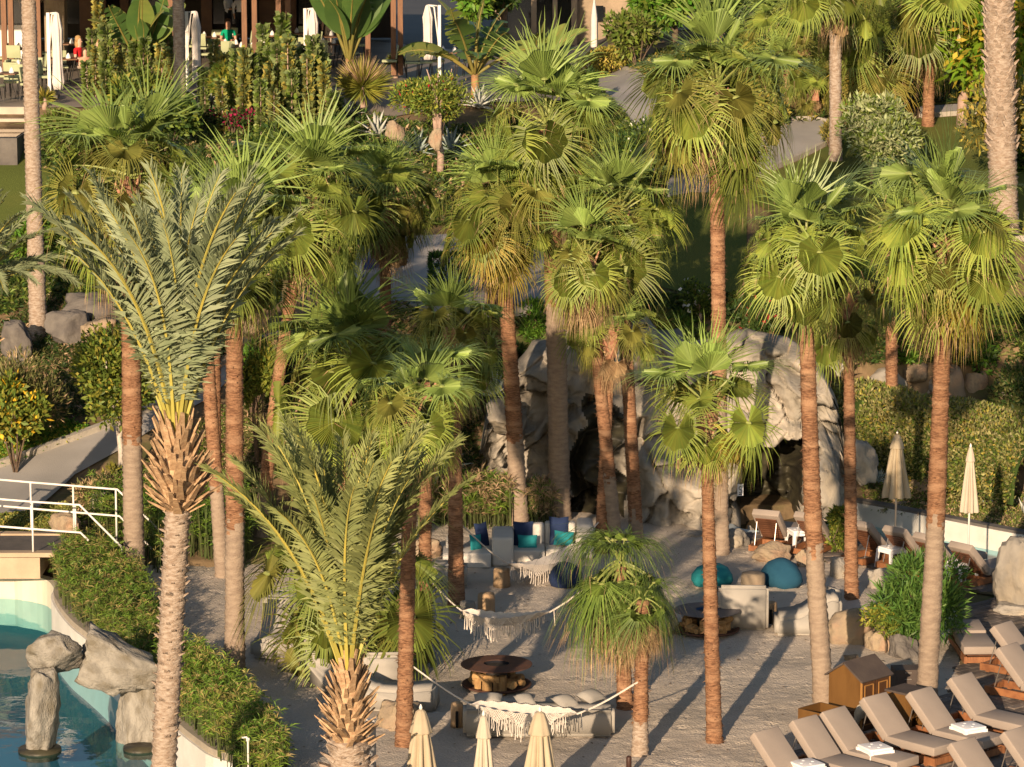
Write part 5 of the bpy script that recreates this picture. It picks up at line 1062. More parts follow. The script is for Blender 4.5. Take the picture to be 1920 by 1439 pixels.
shrub('golden green bank shrub behind the wide fringed palm', (1680,570,1800,690), ['leaf_gold','leaf_olive'], 4200, .16, .06, vb=690, mix=[.45,.55], lobes=14, Y=84.4)
shrub('golden green shrub at the right edge of the bank', (1830,560,1980,690), ['leaf_gold','leaf_olive','leaf_green'], 4600, .18, .06, vb=690, mix=[.35,.45,.2], lobes=16, Y=84.6)
shrub('dark green bush hanging over the stone wall', (1784,630,1880,706), ['leaf_fresh','leaf_dark'], 2400, .14, .06, vb=720, mix=[.4,.6], Y=82.6)
shrub('thin twiggy shrub in shade in front of the stone wall', (1836,680,1960,790), ['leaf_olive','leaf_dark'], 2000, .15, .05, vb=800, mix=[.5,.5], Y=81.6)
shrub('small green shrub on the stone wall top', (1608,655,1660,690), ['leaf_green'], 1100, .13, .06, vb=695, Y=82.9); shrub('bright little fern bush under the golden shrub', (1665,655,1730,690), ['leaf_fresh'], 1200, .14, .05, vb=695, Y=82.7)
shrub('large clipped tree crown of feathery leaves on a pinkish trunk in the cactus bank', (735,135,885,238), ['leaf_green','leaf_yellow','petal_red'], 6200, .12, .045, trunk_=(826,330), mix=[.72,.265,.015], name='tree', cat='tree', bark='bark_pink', lean=.11, lobes=16)
shrub('magenta bougainvillea behind the left palm crown', (392,192,478,246), ['petal_magenta','leaf_dark'], 1500, .12, .06, vb=262, mix=[.32,.68])
shrub('bright green shrub below the terrace chairs', (392,120,470,215), ['leaf_green','leaf_yellow'], 2600, .2, .1, vb=235, mix=[.6,.4]); shrub('dark shrub behind the date palm crown', (440,225,560,330), ['leaf_dark','leaf_green'], 3600, .18, .08, vb=335, mix=[.6,.4])
shrub('green shrub at the right of the tall terrace plants', (560,210,660,290), ['leaf_dark','leaf_olive'], 3000, .16, .07, vb=300, mix=[.6,.4]); shrub('leafy shrub under the terrace at the left palm', (80,200,190,300), ['leaf_green','leaf_olive'], 3200, .18, .08, vb=300, mix=[.6,.4]); shrub('olive bush at the left lawn edge', (80,330,190,470), ['leaf_dark','leaf_green'], 4200, .17, .07, vb=480, mix=[.6,.4])
shrub('green ferny bush behind the left date palm fronds', (20,395,90,500), ['leaf_fresh','leaf_green'], 2600, .18, .06, vb=505, mix=[.5,.5]); shrub('yellow green bush right of the thick rust trunk', (440,650,525,800), ['leaf_yellow','leaf_green'], 4200, .14, .05, vb=805, mix=[.5,.5], Y=77.5); shrub('bright bush at the left plaza path', (440,650,505,720), ['leaf_fresh'], 1800, .16, .05, vb=725, Y=79.5)
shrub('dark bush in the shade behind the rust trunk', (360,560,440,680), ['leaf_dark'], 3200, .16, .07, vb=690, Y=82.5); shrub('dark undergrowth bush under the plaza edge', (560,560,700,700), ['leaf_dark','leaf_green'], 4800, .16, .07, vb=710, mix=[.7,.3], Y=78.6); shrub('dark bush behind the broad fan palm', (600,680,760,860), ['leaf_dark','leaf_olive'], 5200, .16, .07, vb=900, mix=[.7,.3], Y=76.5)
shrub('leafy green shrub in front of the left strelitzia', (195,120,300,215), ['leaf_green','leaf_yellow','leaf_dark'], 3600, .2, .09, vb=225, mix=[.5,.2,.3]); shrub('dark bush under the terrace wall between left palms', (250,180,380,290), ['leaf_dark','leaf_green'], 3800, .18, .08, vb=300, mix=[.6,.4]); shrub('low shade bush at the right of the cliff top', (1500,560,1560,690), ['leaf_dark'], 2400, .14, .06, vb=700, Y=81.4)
shrub('dark bush behind the two shaggy palms', (1400,60,1480,190), ['leaf_dark','leaf_olive'], 3000, .2, .08, vb=200, mix=[.7,.3], Y=103); shrub('low golden bush beside the curved path', (1535,165,1585,212), ['leaf_gold','leaf_olive'], 1500, .13, .05, vb=215, mix=[.6,.4]); shrub('tufted olive shrub by the silver tree', (1535,225,1580,275), ['leaf_olive','leaf_gold'], 1200, .16, .04, vb=280, mix=[.6,.4], up=.8)
shrub('low hedge shrub under the tall fan palm crown', (1385,175,1490,265), ['leaf_olive','leaf_green','leaf_gold'], 3400, .15, .06, vb=270, mix=[.4,.3,.3], Y=94.5)
shrub('dark shrub behind the shelf of the rubber tree', (1880,200,1990,420), ['leaf_fresh','leaf_dark'], 4200, .2, .08, vb=430, mix=[.5,.5], Y=90); shrub('green shrub by the thick pale trunk foot', (1890,420,1990,560), ['leaf_gold','leaf_olive'], 3000, .16, .06, vb=570, mix=[.5,.5], Y=86.5)
shrub('brown dry bush beside the bridge path', (135,890,235,950), ['dry_stem','leaf_olive'], 2200, .14, .035, vb=955, mix=[.6,.4], up=.8); shrub('yellowed small bush under the round green tree', (180,875,230,930), ['leaf_yellow','leaf_olive'], 1300, .12, .04, vb=935, mix=[.6,.4])
shrub('leafy shrub by the right agave', (1850,870,1895,960), ['leaf_green','leaf_dark'], 1500, .13, .05, vb=965, mix=[.6,.4], Y=77.9)
# rows of trees far behind
for i, (u0, v0, u1, v1, m, lb) in enumerate([(1290,-120,1420,70,'leaf_dark','dark tree behind the tallest right palm crown'),(1400,-120,1560,90,'leaf_olive','dull olive tree at the top behind the shaggy palms'),(1540,-130,1680,110,'leaf_dark','dark tree behind the golden fronded palm'),(1660,-120,1790,120,'leaf_dark','dark tree between the golden palm and the rubber tree'),(1820,-140,2000,90,'leaf_fresh','deep green tree at the top right corner'),(905,-120,985,40,'leaf_dark','dark tree in front of the stone building'),(840,-120,930,60,'leaf_fresh','green tree at the plaza end')]):
    shrub(lb, (u0,v0,u1,v1), [m,'leaf_green'], 5200, .26, .12, trunk_=((u0+u1)/2, 130), mix=[.8,.2], name='tree', cat='tree', lean=.14, Y=108+i % 3, lobes=16, group='background trees')
# clipped hedge above the channel
def hedge(label, line, w, h, mats, mix, n, L, W):
    """rounded clipped hedge along a ground line of photo points (u, v, Y)"""
    P = [atY(u, v, Y) for u, v, Y in line]; t = thing('hedge', label, 'hedge', P[0]); q = np.random.default_rng(9); LV = [p-P[0] for p in P]; ln = [0]
    for i in range(1, len(P)): ln.append(ln[-1]+(LV[i]-LV[i-1]).length)
    s = q.uniform(0, ln[-1], n); A = np.array([tuple(p) for p in LV]); ctr = np.stack([np.interp(s, ln, A[:, i]) for i in range(3)], 1); k = np.clip(np.searchsorted(ln, s)-1, 0, len(P)-2)
    tg = (A[1:]-A[:-1])[k]; tg[:, 2] = 0; tg /= np.linalg.norm(tg, axis=1)[:, None]; nr = np.stack([tg[:, 1], -tg[:, 0], np.zeros(n)], 1)
    a = q.uniform(-.15, pi+.15, n); e = .8; ca = np.sign(np.cos(a))*np.abs(np.cos(a))**e; sa = np.sign(np.sin(a))*np.abs(np.sin(a))**e; rr = 1-.10*np.abs(q.normal(size=n))+.05*np.sin(s*2.1)*np.sin(a*3+s)
    Pn = ctr+nr*(ca*rr*w/2)[:, None]+np.array([0,0,1])*((sa*rr)*h)[:, None]; N = nr*ca[:, None]+np.array([0,0,1])*sa[:, None]
    D = N+q.normal(size=(n, 3))*.7; D /= np.linalg.norm(D, axis=1)[:, None]; B = np.cross(D, q.normal(size=(n, 3))); B /= np.linalg.norm(B, axis=1)[:, None]; l = L*q.uniform(.6,1.3,(n,1)); ww = W*q.uniform(.7,1.2,(n,1))
    o = ob('foliage', quads('foliage', np.stack([Pn, Pn+D*l*.45+B*ww/2, Pn+D*l, Pn+D*l*.45-B*ww/2], 1), mats, q.choice(len(mats), n, p=mix)), t); o['kind'] = 'stuff'
    mb = MB(); vs = []; m_ = 10
    for i, p in enumerate(LV):
        tt = (LV[min(i+1, len(LV)-1)]-LV[max(i-1, 0)]); tt.z = 0; tt.normalize(); nn = Vector((tt.y, -tt.x, 0))
        for j in range(m_+1): b = pi*j/m_; vs.append(p+nn*(abs(cos(b))**.8*(1 if cos(b) > 0 else -1)*w*.44)+Vector((0,0,abs(sin(b))**.8*h*.92)))
    mb.add(vs, [(i*(m_+1)+j, i*(m_+1)+j+1, (i+1)*(m_+1)+j+1, (i+1)*(m_+1)+j) for i in range(len(LV)-1) for j in range(m_)]); ob('core', mb.mesh('core', ['leaf_dark']), t)
    mb = MB(); 
    for i in range(len(LV)-1):
        for j in range(3): c = LV[i].lerp(LV[i+1], (j+.5)/3); stems(mb, 3, h*.5, .3, .03, i*3+j, c+Vector((0,0,-.5)))
    ob('stem', mb.mesh('stem', ['bark']), t)
hedge('long clipped hedge of small dry green leaves behind the channel', [(1580,836,81.6),(1650,856,80.6),(1740,872,79.9),(1840,895,78.9),(1970,930,77.6)], 3.4, 1.62, ['leaf_hedge','leaf_gold','leaf_green'], [.62,.13,.25], 42000, .10, .05)
# ---------------------------------------------------------------- papyrus beds, reeds, ground cover
def papyrus(nm, label, poly, n, h, mats, mix, nb=11, bl=.17, bw=.016, seed=1, cat='papyrus bed', flat=None, prof=None, z0=.05):
    """poly: world polygon; tufts of thin arching blades on stems, one countless mass"""
    q = np.random.default_rng(seed); P = np.array(poly); lo, hi = P.min(0), P.max(0); X = q.uniform(lo, hi, (n*6, 2)); X = X[inpoly(X[:, 0], X[:, 1], poly)][:n]; n = len(X)
    Z = np.maximum(tz(X[:, 0], X[:, 1], False), z0 if flat is None else flat); c0 = X.mean(0); z00 = float(Z.min()); H = h*q.uniform(.3, 1.1, n)
    top = np.stack([X[:, 0]-c0[0]+q.normal(size=n)*.06, X[:, 1]-c0[1]+q.normal(size=n)*.06, Z-z00+H], 1); tp = np.repeat(top, nb, 0); N = len(tp)
    a = q.uniform(0, 2*pi, N); el = q.uniform(-.2, 1.25, N); D = np.stack([np.cos(a)*np.cos(el), np.sin(a)*np.cos(el), np.sin(el)], 1); B = np.cross(D, q.normal(size=(N, 3))); B /= np.linalg.norm(B, axis=1)[:, None]
    l = bl*q.uniform(.6, 1.25, (N, 1)); w = bw*q.uniform(.7, 1.3, (N, 1)); V = np.stack([tp, tp+D*l*.5+B*w/2, tp+D*l-np.array([0,0,1])*l*.25, tp+D*l*.5-B*w/2], 1)
    mi = np.repeat(q.choice(len(mats), n, p=mix), nb); mi = np.where(q.random(N) < .2, q.choice(len(mats), N, p=mix), mi)
    bs = np.stack([X[:, 0]-c0[0], X[:, 1]-c0[1], Z-z00-.05], 1); sd = q.normal(size=(n, 3))*.008; V2 = np.stack([bs-sd, bs+sd, top+sd*.6, top-sd*.6], 1); V = np.concatenate([V, V2]); mi = np.concatenate([mi, np.full(n, len(mats))])
    o = ob(nm, quads(nm, V, list(mats)+['stem_dark'], mi), None, (c0[0], c0[1], z00)); tag(o, label, cat, kind='stuff'); return o
def off(line, d0, d1):
    P = [Vector(p) for p in line]; A = []; B = []
    for i, p in enumerate(P):
        t = (P[min(i+1, len(P)-1)]-P[max(i-1, 0)]).normalized(); nn = Vector((-t.y, t.x)); A.append(tuple(p-nn*d0)); B.append(tuple(p-nn*d1))
    return A+B[::-1]
cz = [tuple(p) for p in CS2]
def sub(v0, v1): return [p for p in cz if v0 <= proj((p[0], p[1], .06))[1] <= v1]
def bed(uv): return [tuple(atZ(u, v, .05)[:2]) for u, v in uv]
papyrus('papyrus_bed', 'thick umbrella papyrus bed behind the pool wall above the rock arch', bed([(104,1108),(120,1146),(145,1172),(175,1200),(215,1238),(255,1272),(296,1262),(296,1180),(262,1115),(200,1070),(120,1062)]), 2100, .75, ['papyrus','papyrus_tip'], [.68,.32], seed=2)
papyrus('papyrus_bed', 'umbrella papyrus bed along the pool wall below the date palm', bed([(335,1352),(290,1308),(300,1265),(345,1258),(400,1290),(450,1335),(500,1385),(540,1450),(530,1490),(455,1462),(395,1405)]), 2300, .75, ['papyrus','papyrus_tip'], [.68,.32], seed=3)
papyrus('papyrus_bed', 'papyrus clump by the bridge steps behind the tall left trunk', bed([(165,1040),(230,1045),(300,1075),(330,1060),(330,1010),(240,1000),(170,1010)]), 700, 1.0, ['papyrus','papyrus_tip','leaf_dark'], [.7,.15,.15], seed=4)
papyrus('papyrus_bed', 'papyrus clump in shade right of the date palm head', bed([(350,1050),(420,1060),(470,1055),(470,1015),(380,1005)]), 600, 1.1, ['papyrus','leaf_dark'], [.6,.4], seed=5)
papyrus('reeds', 'green and dry reeds in front of the cliff left of the sofa', bed([(800,985),(880,990),(960,992),(960,970),(800,965)]), 520, .95, ['papyrus','dry_stem'], [.55,.45], bl=.3, bw=.022, seed=6, cat='reeds')
papyrus('reeds', 'pale dry reeds against the cliff between two trunks', bed([(980,985),(1040,985),(1040,968),(980,968)]), 160, .8, ['dry_stem','papyrus'], [.7,.3], bl=.26, seed=7, cat='reeds')
def cover(label, uv, n, mats, mix, bl, bw, h=.05, seed=1, nm='ground_cover', cat='ground cover'):
    return papyrus(nm, label, px(uv), n, h, mats, mix, nb=7, bl=bl, bw=bw, seed=seed, cat=cat, z0=-9)
cover('yellow green succulent ground cover beside the footbridge', [(-20,975),(60,965),(110,950),(150,960),(150,985),(100,1008),(-20,1008)], 2200, ['succulent_gold','succulent','leaf_green'], [.5,.3,.2], .09, .035, .08, 11)
cover('bright green ground cover on the upper side of the bridge path', [(-20,885),(60,857),(170,812),(110,790),(40,830),(-20,840)], 2600, ['leaf_fresh','leaf_yellow'], [.6,.4], .11, .04, .08, 12)
cover('low green plants on the left lawn edge bank', [(-20,440),(90,445),(160,430),(300,470),(300,560),(100,560),(-20,600)], 3600, ['leaf_dark','leaf_olive','leaf_green'], [.5,.25,.25], .24, .05, .12, 23)
cover('dry grass and weeds on the shaded left bank', [(-20,800),(120,790),(330,745),(440,650),(420,560),(300,560),(100,560),(-20,620)], 4200, ['leaf_dark','leaf_olive','dry_stem'], [.5,.3,.2], .2, .03, .08, 13)
cover('mixed weeds between the bridge path and the stream', [(140,955),(230,900),(330,830),(420,770),(480,760),(500,960),(380,1000),(250,1000),(160,990)], 3600, ['leaf_olive','dry_stem','leaf_green'], [.4,.3,.3], .17, .03, .08, 14)
cover('low plants covering the bank under the terrace', [(60,280),(190,215),(330,190),(620,200),(760,240),(920,250),(1080,230),(1100,330),(1010,430),(760,430),(640,450),(500,560),(330,420),(150,440)], 9000, ['leaf_dark','leaf_olive','leaf_green','dry_stem'], [.45,.2,.25,.1], .26, .05, .12, 15)
cover('low weeds on the bank between the plaza and the cliff', [(480,640),(620,605),(900,606),(1060,602),(1060,660),(900,700),(900,900),(700,960),(520,900)], 5200, ['leaf_dark','leaf_olive','dry_stem'], [.5,.3,.2], .2, .04, .1, 16)
cover('dark ground plants around the upper lawn edge', [(1200,560),(1400,560),(1560,560),(1960,570),(1960,690),(1620,690),(1560,700),(1200,640)], 5200, ['leaf_dark','leaf_olive','leaf_green'], [.55,.25,.2], .2, .05, .1, 17)
cover('grass and weeds on the bank under the clipped hedge', [(1600,880),(1760,900),(1960,940),(1960,1010),(1800,985),(1650,960)], 2600, ['leaf_olive','dry_stem','leaf_green'], [.4,.3,.3], .15, .03, .06, 18)
cover('low plants along the upper road and path edges', [(1060,200),(1085,132),(1110,172),(1150,202),(1200,252),(1290,297),(1250,345),(1240,372),(1150,372),(1060,300)], 3000, ['leaf_dark','leaf_olive','leaf_green'], [.4,.3,.3], .2, .05, .1, 19)
cover('plants behind the upper path on the right', [(1275,205),(1240,164),(1180,135),(1300,90),(1560,90),(1930,100),(1930,185),(1800,195),(1725,200),(1640,222),(1570,230),(1470,232),(1360,278),(1340,240)], 5200, ['leaf_dark','leaf_olive','leaf_gold'], [.5,.3,.2], .24, .05, .12, 20)
# ---------------------------------------------------------------- agaves, yuccas, strelitzias, cactus columns
mk('agave', (.32,.38,.36), (.25,.31,.29), sc=3, rough=.5, objv=.15); mk('agave_pale', (.5,.5,.46), (.40,.42,.38), sc=3, rough=.5, objv=.15); mk('strel', (.085,.15,.035), (.06,.12,.03), sc=2, rough=.4, tr=.2, objv=.25, spec=.5); mk('strel_lit', (.22,.25,.06), (.16,.21,.05), sc=2, rough=.4, tr=.25, objv=.2, spec=.5); mk('strel_stalk', (.24,.19,.05), (.17,.16,.04), sc=4, rough=.6); mk('strel_base', (.36,.19,.09), (.26,.14,.07), sc=5, rough=.8)  # strel_lit repeats the strelitzia leaf with sunlight put into its colour
def agave_leaf(m, L, W, curl, name='leaf'):
    mb = MB(); n = 8; vs = []
    for i in range(n+1):
        s = i/n; x = L*s; z = .04-curl*L*s*s; w = W*(.55+.9*s*(1-s)*2)*(1-s**3)+.004
        vs += [(x,-w/2,z+w*.22),(x,0,z-w*.12),(x,w/2,z+w*.22),(x,0,z-w*.30)]
    fs = [(i*4+j, (i+1)*4+j, (i+1)*4+(j+1) % 4, i*4+(j+1) % 4) for i in range(n) for j in range(4)]
    mb.add(vs, fs); return mb.mesh(name, [m], True)
AG = {m: [agave_leaf(m, 1, .2, c) for c in (.05, .25, .5)] for m in ('agave','agave_pale')}
def agave(label, u, vb, wpx, m, n=18, Y=None, hi=84, lo=8, seed=0, z=None):
    p = hit(u, vb) if Y is None else atY(u, vb, Y); s = ppm(p.y); L = wpx/s/1.7; t = thing('agave', label, 'agave', p, 0, 'blue agaves'); r = random.Random(seed+int(u))
    for i in range(n):
        f = (i+.5)/n; e = radians(hi-(hi-lo)*f+r.uniform(-5,5)); a = i*2.39996+seed; k = 0 if f < .4 else (1 if f < .75 else r.choice((1,2)))
        ob('leaf', AG[m][k], t, (0,0,.02), frame((cos(a)*cos(e), sin(a)*cos(e), sin(e))), L*r.uniform(.85,1.1))
    return t
for u, v, w, m, Y, lb in [(708,262,90,'agave_pale',None,'pale silver agave lit by the sun in the cactus bank'),(652,222,60,'agave_pale',None,'small pale agave by the round yucca'),(785,292,80,'agave',None,'blue agave with upright leaves right of the pale one'),(846,290,90,'agave',None,'large shaded blue agave behind the pinkish trunk'),(898,205,80,'agave_pale',None,'white agave at the foot of the torn leaved strelitzia'),(388,205,90,'agave_pale',None,'curly silver agave beside the tall pale terrace palm'),(462,185,50,'agave_pale',None,'little silver agave among the leafy columns'),
   (826,892,120,'agave',76.3,'blue agave with drooping leaves left of the cliff'),(800,845,80,'agave',77.5,'blue agave half hidden by palm fronds'),(930,748,90,'agave',77.2,'blue agave on the flat stone pedestal'),(1572,708,90,'agave_pale',81.2,'pale upright agave at the left end of the clipped hedge'),(1862,955,85,'agave',77.9,'blue agave beside the slim cream parasol'),(1925,985,95,'agave_pale',76.6,'pale agave at the right edge below the hedge'),(1648,905,46,'agave',77.4,'small blue agave on the rocks by the bigger parasol'),(378,905,60,'agave',75,'small pale blue agave right of the date palm head'),(1102,185,50,'agave_pale',None,'small silver agave at the road edge')]:
    agave(lb, u, v, w, m, Y=Y, n=12 if 'upright agave' in lb else 20, lo=48 if 'upright agave' in lb else 8)
def spiky(label, u, v, wpx, hpx, n, seed, mats=('leaf_green','dry_stem'), name='yucca', cat='yucca', trunk_h=0):
    p = hit(u, v); s = ppm(p.y); R = wpx/s/2; c = Vector((0,0,hpx/s*.5+trunk_h)); t = thing(name, label, cat, p); q = np.random.default_rng(seed); d = q.normal(size=(n, 3)); d /= np.linalg.norm(d, axis=1)[:, None]; d[:, 2] = np.abs(d[:, 2])*np.where(q.random(n) < .75, 1, -.6); B = np.cross(d, q.normal(size=(n, 3))); B /= np.linalg.norm(B, axis=1)[:, None]
    l = R*q.uniform(.8, 1.08, (n, 1)); P = d*.06; V = np.stack([P-B*.012, P+d*l*.5-B*.017, P+d*l, P+d*l*.5+B*.017], 1); o = ob('foliage', quads('foliage', V, list(mats), (d[:, 2] > .45)*(q.random(n) < .55)), t, c); o['kind'] = 'stuff'
    mb = MB(); mb.tube([(0,0,-.1),(0,0,c.z)], [.09,.07], 8); ob('trunk', mb.mesh('trunk', ['bark_pink'], True), t)
spiky('big round yucca with straw tipped leaves in the cactus bank', 681,216,118,104,900,3,('leaf_yellow','dry_stem')); spiky('small round yucca at the corner of the terrace', 742,150,40,40,260,4,('leaf_green','leaf_yellow'), trunk_h=.2); spiky('small yucca at the foot of the white parasol on the left', 84,205,44,40,220,5,('leaf_yellow','leaf_gold')); spiky('tufty young palm at the edge of the upper cliff', 1225,645,90,70,160,6,('leaf_gold','leaf_green'))
def paddle(e, seed, m, L=1.35, pet=.75, tear=.0, bend=30):
    r = random.Random(seed); mb = MB(); p = Vector((0,0,0)); pts = []; n = 12; ang = radians(e)
    for i in range(n+1):
        s = i/n; a = ang-radians(bend)*s**2*1.0; pts.append(p.copy()); p = p+Vector((cos(a), 0, sin(a)))*(L+pet)/n
    mb.tube(pts, [.04*(1-i/n)+.007 for i in range(n+1)], 5, 1); k0 = int(n*pet/(L+pet)); Ws = .24*L
    for sd in (-1, 1):
        prev = None
        for i in range(k0*2, n*2+1):
            s = (i/2-k0)/(n-k0); q = min(i//2, n-1); c = pts[q].lerp(pts[min(q+1, n)], i/2-q); w = Ws*(sin(pi*min(1, s**.75*.98+.01)))**.7*(1 if r.random() > tear else r.uniform(.6,.9)); e2 = c+Vector((0, sd*w, w*.30-w*w*.4)); 
            if prev:
                if r.random() > tear: mb.add([prev[0], prev[1], e2, c], [(0,1,2,3)], 0)
                else: mb.add([prev[0], prev[1], c.lerp(e2,.9)+Vector((-.05,0,-.06)), c], [(0,1,2,3)], 0)
            prev = (c, e2)
    return mb.mesh('leaf', [m, 'strel_stalk'], True)
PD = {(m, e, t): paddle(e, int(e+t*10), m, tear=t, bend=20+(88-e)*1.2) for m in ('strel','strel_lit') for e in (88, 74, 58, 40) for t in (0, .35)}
def strel(label, u, vb, hpx, n, mm, tear, seed, Y=None, lo=40):
    p = hit(u, vb) if Y is None else atY(u, vb, Y); s = ppm(p.y); H = hpx/s; t = thing('strelitzia', label, 'strelitzia', p, 0, 'giant bird of paradise plants'); r = random.Random(seed); th = H*.22
    mb = MB(); mb.tube([(0,0,-.1),(0.02,0,th*.6),(0,0,th*1.2)], [.14,.12,.10], 8); ob('trunk', mb.mesh('trunk', ['strel_base'], True), t)
    for i in range(n):
        e = 88-(88-lo)*((i+.5)/n)**.8; ee = min((88,74,58,40), key=lambda x: abs(x-e)); a = (i % 2)*pi+r.uniform(-1.2,1.2)+.8
        ob('leaf', PD[(r.choice(mm), ee, .35 if r.random() < tear else 0)], t, (0,0,th), (r.uniform(-.5,.5), 0, a), H*.78/2.1*r.uniform(.8,1.1))
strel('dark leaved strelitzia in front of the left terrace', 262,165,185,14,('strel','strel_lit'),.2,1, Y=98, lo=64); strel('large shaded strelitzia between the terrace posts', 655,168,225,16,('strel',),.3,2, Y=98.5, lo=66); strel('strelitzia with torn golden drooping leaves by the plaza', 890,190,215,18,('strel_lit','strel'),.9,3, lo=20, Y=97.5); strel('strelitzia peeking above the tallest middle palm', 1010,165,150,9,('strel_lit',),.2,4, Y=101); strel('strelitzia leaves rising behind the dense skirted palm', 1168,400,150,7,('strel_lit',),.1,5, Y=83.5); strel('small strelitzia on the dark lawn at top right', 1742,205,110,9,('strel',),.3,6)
# leafy columns
def column_mesh(seed, mats, h=1.0):
    q = np.random.default_rng(seed); n = 420; z = q.random(n)**.9; a = q.uniform(0, 2*pi, n); R = .05+.015*np.sin(z*20); P = np.stack([np.cos(a)*R*.4, np.sin(a)*R*.4, z], 1); D = np.stack([np.cos(a), np.sin(a), q.uniform(-.1,.6,n)], 1); D /= np.linalg.norm(D, axis=1)[:, None]; B = np.cross(D, q.normal(size=(n,3))); B /= np.linalg.norm(B, axis=1)[:, None]; l = .095*q.uniform(.7,1.2,(n,1)); w = .075*q.uniform(.8,1.2,(n,1))
    return quads('leaves', np.stack([P, P+D*l*.5+B*w/2, P+D*l, P+D*l*.5-B*w/2], 1), mats, q.choice(len(mats), n, p=[.6,.4]))
COLM = [column_mesh(k, ['succulent','succulent_gold'] if k % 2 else ['succulent','leaf_green']) for k in range(5)]; smb = MB(); smb.tube([(0,0,-.05),(0,0,.97)], [.016,.006], 6); STM = smb.mesh('stem', ['bark_pink'], True)
cols = [(478,250,120),(500,262,118),(521,255,140),(541,258,155),(548,268,110),(560,250,110),(577,262,128),(590,240,140),(612,262,120),(622,275,85),(636,258,60),(455,258,135),(440,240,120),(425,215,95),(507,225,110),(530,230,165),(190,150,130),(174,160,85),(295,165,110),(318,160,85),(250,190,90),(230,190,75),(600,230,120),(465,225,110),(570,230,115),(490,285,110),(515,290,100),(205,195,120),(215,160,95),(270,200,105),(285,185,120),(305,200,95),(240,165,100),(322,200,90),(200,225,90),(262,225,80),(405,180,85),(385,225,80),(418,260,90),(610,225,100),(538,215,120),(585,205,105),(500,200,125),(180,185,80),(165,200,70)]
for i, (u, vb, hp) in enumerate(cols):
    hp *= 1.22; vt = vb-hp; p = hit(u, vb); H = hp/ppm(p.y); t = thing('leafy_column', f'{"tall" if hp > 125 else "short" if hp < 95 else "mid height"} leafy succulent column in the thicket below the terrace', 'succulent', p, random.uniform(0,6), 'leafy succulent columns below the terrace'); sc = (.9*(H/1.6)**.4*1.9, .9*(H/1.6)**.4*1.9, H)
    ob('stem', STM, t, (0,0,0), (0,0,0), sc); o = ob('leaves', COLM[i % 5], t, (0,0,0), (random.uniform(-.04,.04), random.uniform(-.04,.04), 0), sc); o['kind'] = 'stuff'

q = np.random.default_rng(77); n = 900; X = q.uniform(-7, 9, n); Yl = q.uniform(54, 75, n); ok = ~inpoly(X, Yl, grow(POOL, 1.2)); X, Yl = X[ok], Yl[ok]; n = len(X); P = np.stack([X, Yl, np.full(n, .055)], 1)-np.array([0, 62, 0]); a = q.uniform(0, 2*pi, n); D = np.stack([np.cos(a), np.sin(a), q.uniform(-.1,.3,n)], 1); B = np.stack([-np.sin(a), np.cos(a), np.zeros(n)], 1); l = q.uniform(.03,.12,(n,1)); w = q.uniform(.008,.03,(n,1))
mk('litter', (.20,.13,.07), (.10,.07,.045), sc=3, rough=1, isl=.4)
tag(ob('leaf_litter', quads('leaf_litter', np.stack([P, P+D*l*.5+B*w, P+D*l, P+D*l*.5-B*w], 1), ['litter']), None, (0, 62, 0)), 'scattered dry leaf bits and twigs on the sand', 'leaf litter', kind='stuff')
# ---------------------------------------------------------------- restaurant pavilion
FZ = 7.66
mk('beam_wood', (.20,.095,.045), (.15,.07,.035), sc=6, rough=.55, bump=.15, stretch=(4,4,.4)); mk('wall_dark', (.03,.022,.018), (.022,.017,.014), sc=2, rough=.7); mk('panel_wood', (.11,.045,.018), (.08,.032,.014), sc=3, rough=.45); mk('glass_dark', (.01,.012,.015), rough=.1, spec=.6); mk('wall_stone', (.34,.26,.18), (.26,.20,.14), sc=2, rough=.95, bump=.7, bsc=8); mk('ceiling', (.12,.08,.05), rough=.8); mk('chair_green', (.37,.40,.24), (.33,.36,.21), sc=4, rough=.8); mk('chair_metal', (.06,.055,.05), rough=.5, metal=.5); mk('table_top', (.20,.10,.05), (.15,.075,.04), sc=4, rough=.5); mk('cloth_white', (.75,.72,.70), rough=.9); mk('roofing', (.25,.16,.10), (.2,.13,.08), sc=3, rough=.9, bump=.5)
rp = thing('restaurant_pavilion', 'open sided restaurant pavilion with brown timber posts and a dark interior', 'restaurant', (-9, 112, FZ))
def prt(nm, c, z, m, R=None): mb = MB(); mb.box(c, z, 0, R); return ob(nm, mb.mesh(nm, [m]), rp, -rp.location)
xr = atY(700, 100, 106).x
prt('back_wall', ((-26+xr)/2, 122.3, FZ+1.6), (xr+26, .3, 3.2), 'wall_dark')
prt('roof', ((-26+xr+1)/2, 113.5, FZ+3.45), (xr+27, 19, .35), 'roofing'); prt('ceiling', ((-26+xr+.9)/2, 113.6, FZ+3.25), (xr+26.9, 18.6, .03), 'ceiling'); prt('fascia', ((-26+xr+1)/2, 103.95, FZ+3.4), (xr+27.2, .12, .5), 'beam_wood')
for u in (9, 22, 73, 321, 459, 478, 523, 541, 690, 738, 751): a = atY(u, 100, 105.6); prt('post', (a.x, 105.6, FZ+1.6), (.155, .17, 3.2), 'beam_wood')
for (u0, u1, h, Y, m) in ((487,525,1.9,121.6,'panel_wood'),(527,556,1.7,121.7,'panel_wood'),(378,398,2.6,121.8,'panel_wood'),(150,200,1.5,121.0,'panel_wood'),(226,242,2.4,121.9,'panel_wood'),(300,330,2.6,121.9,'panel_wood')): a = atY(u0, 50, Y); b = atY(u1, 50, Y); prt('wall_panel', ((a.x+b.x)/2, Y, FZ+h/2), (b.x-a.x, .2, h), m)
a = atY(84, 60, 110); b = atY(122, 60, 110); prt('stone_pier', ((a.x+b.x)/2, 110.3, FZ+1.6), (b.x-a.x, .7, 3.2), 'wall_stone')
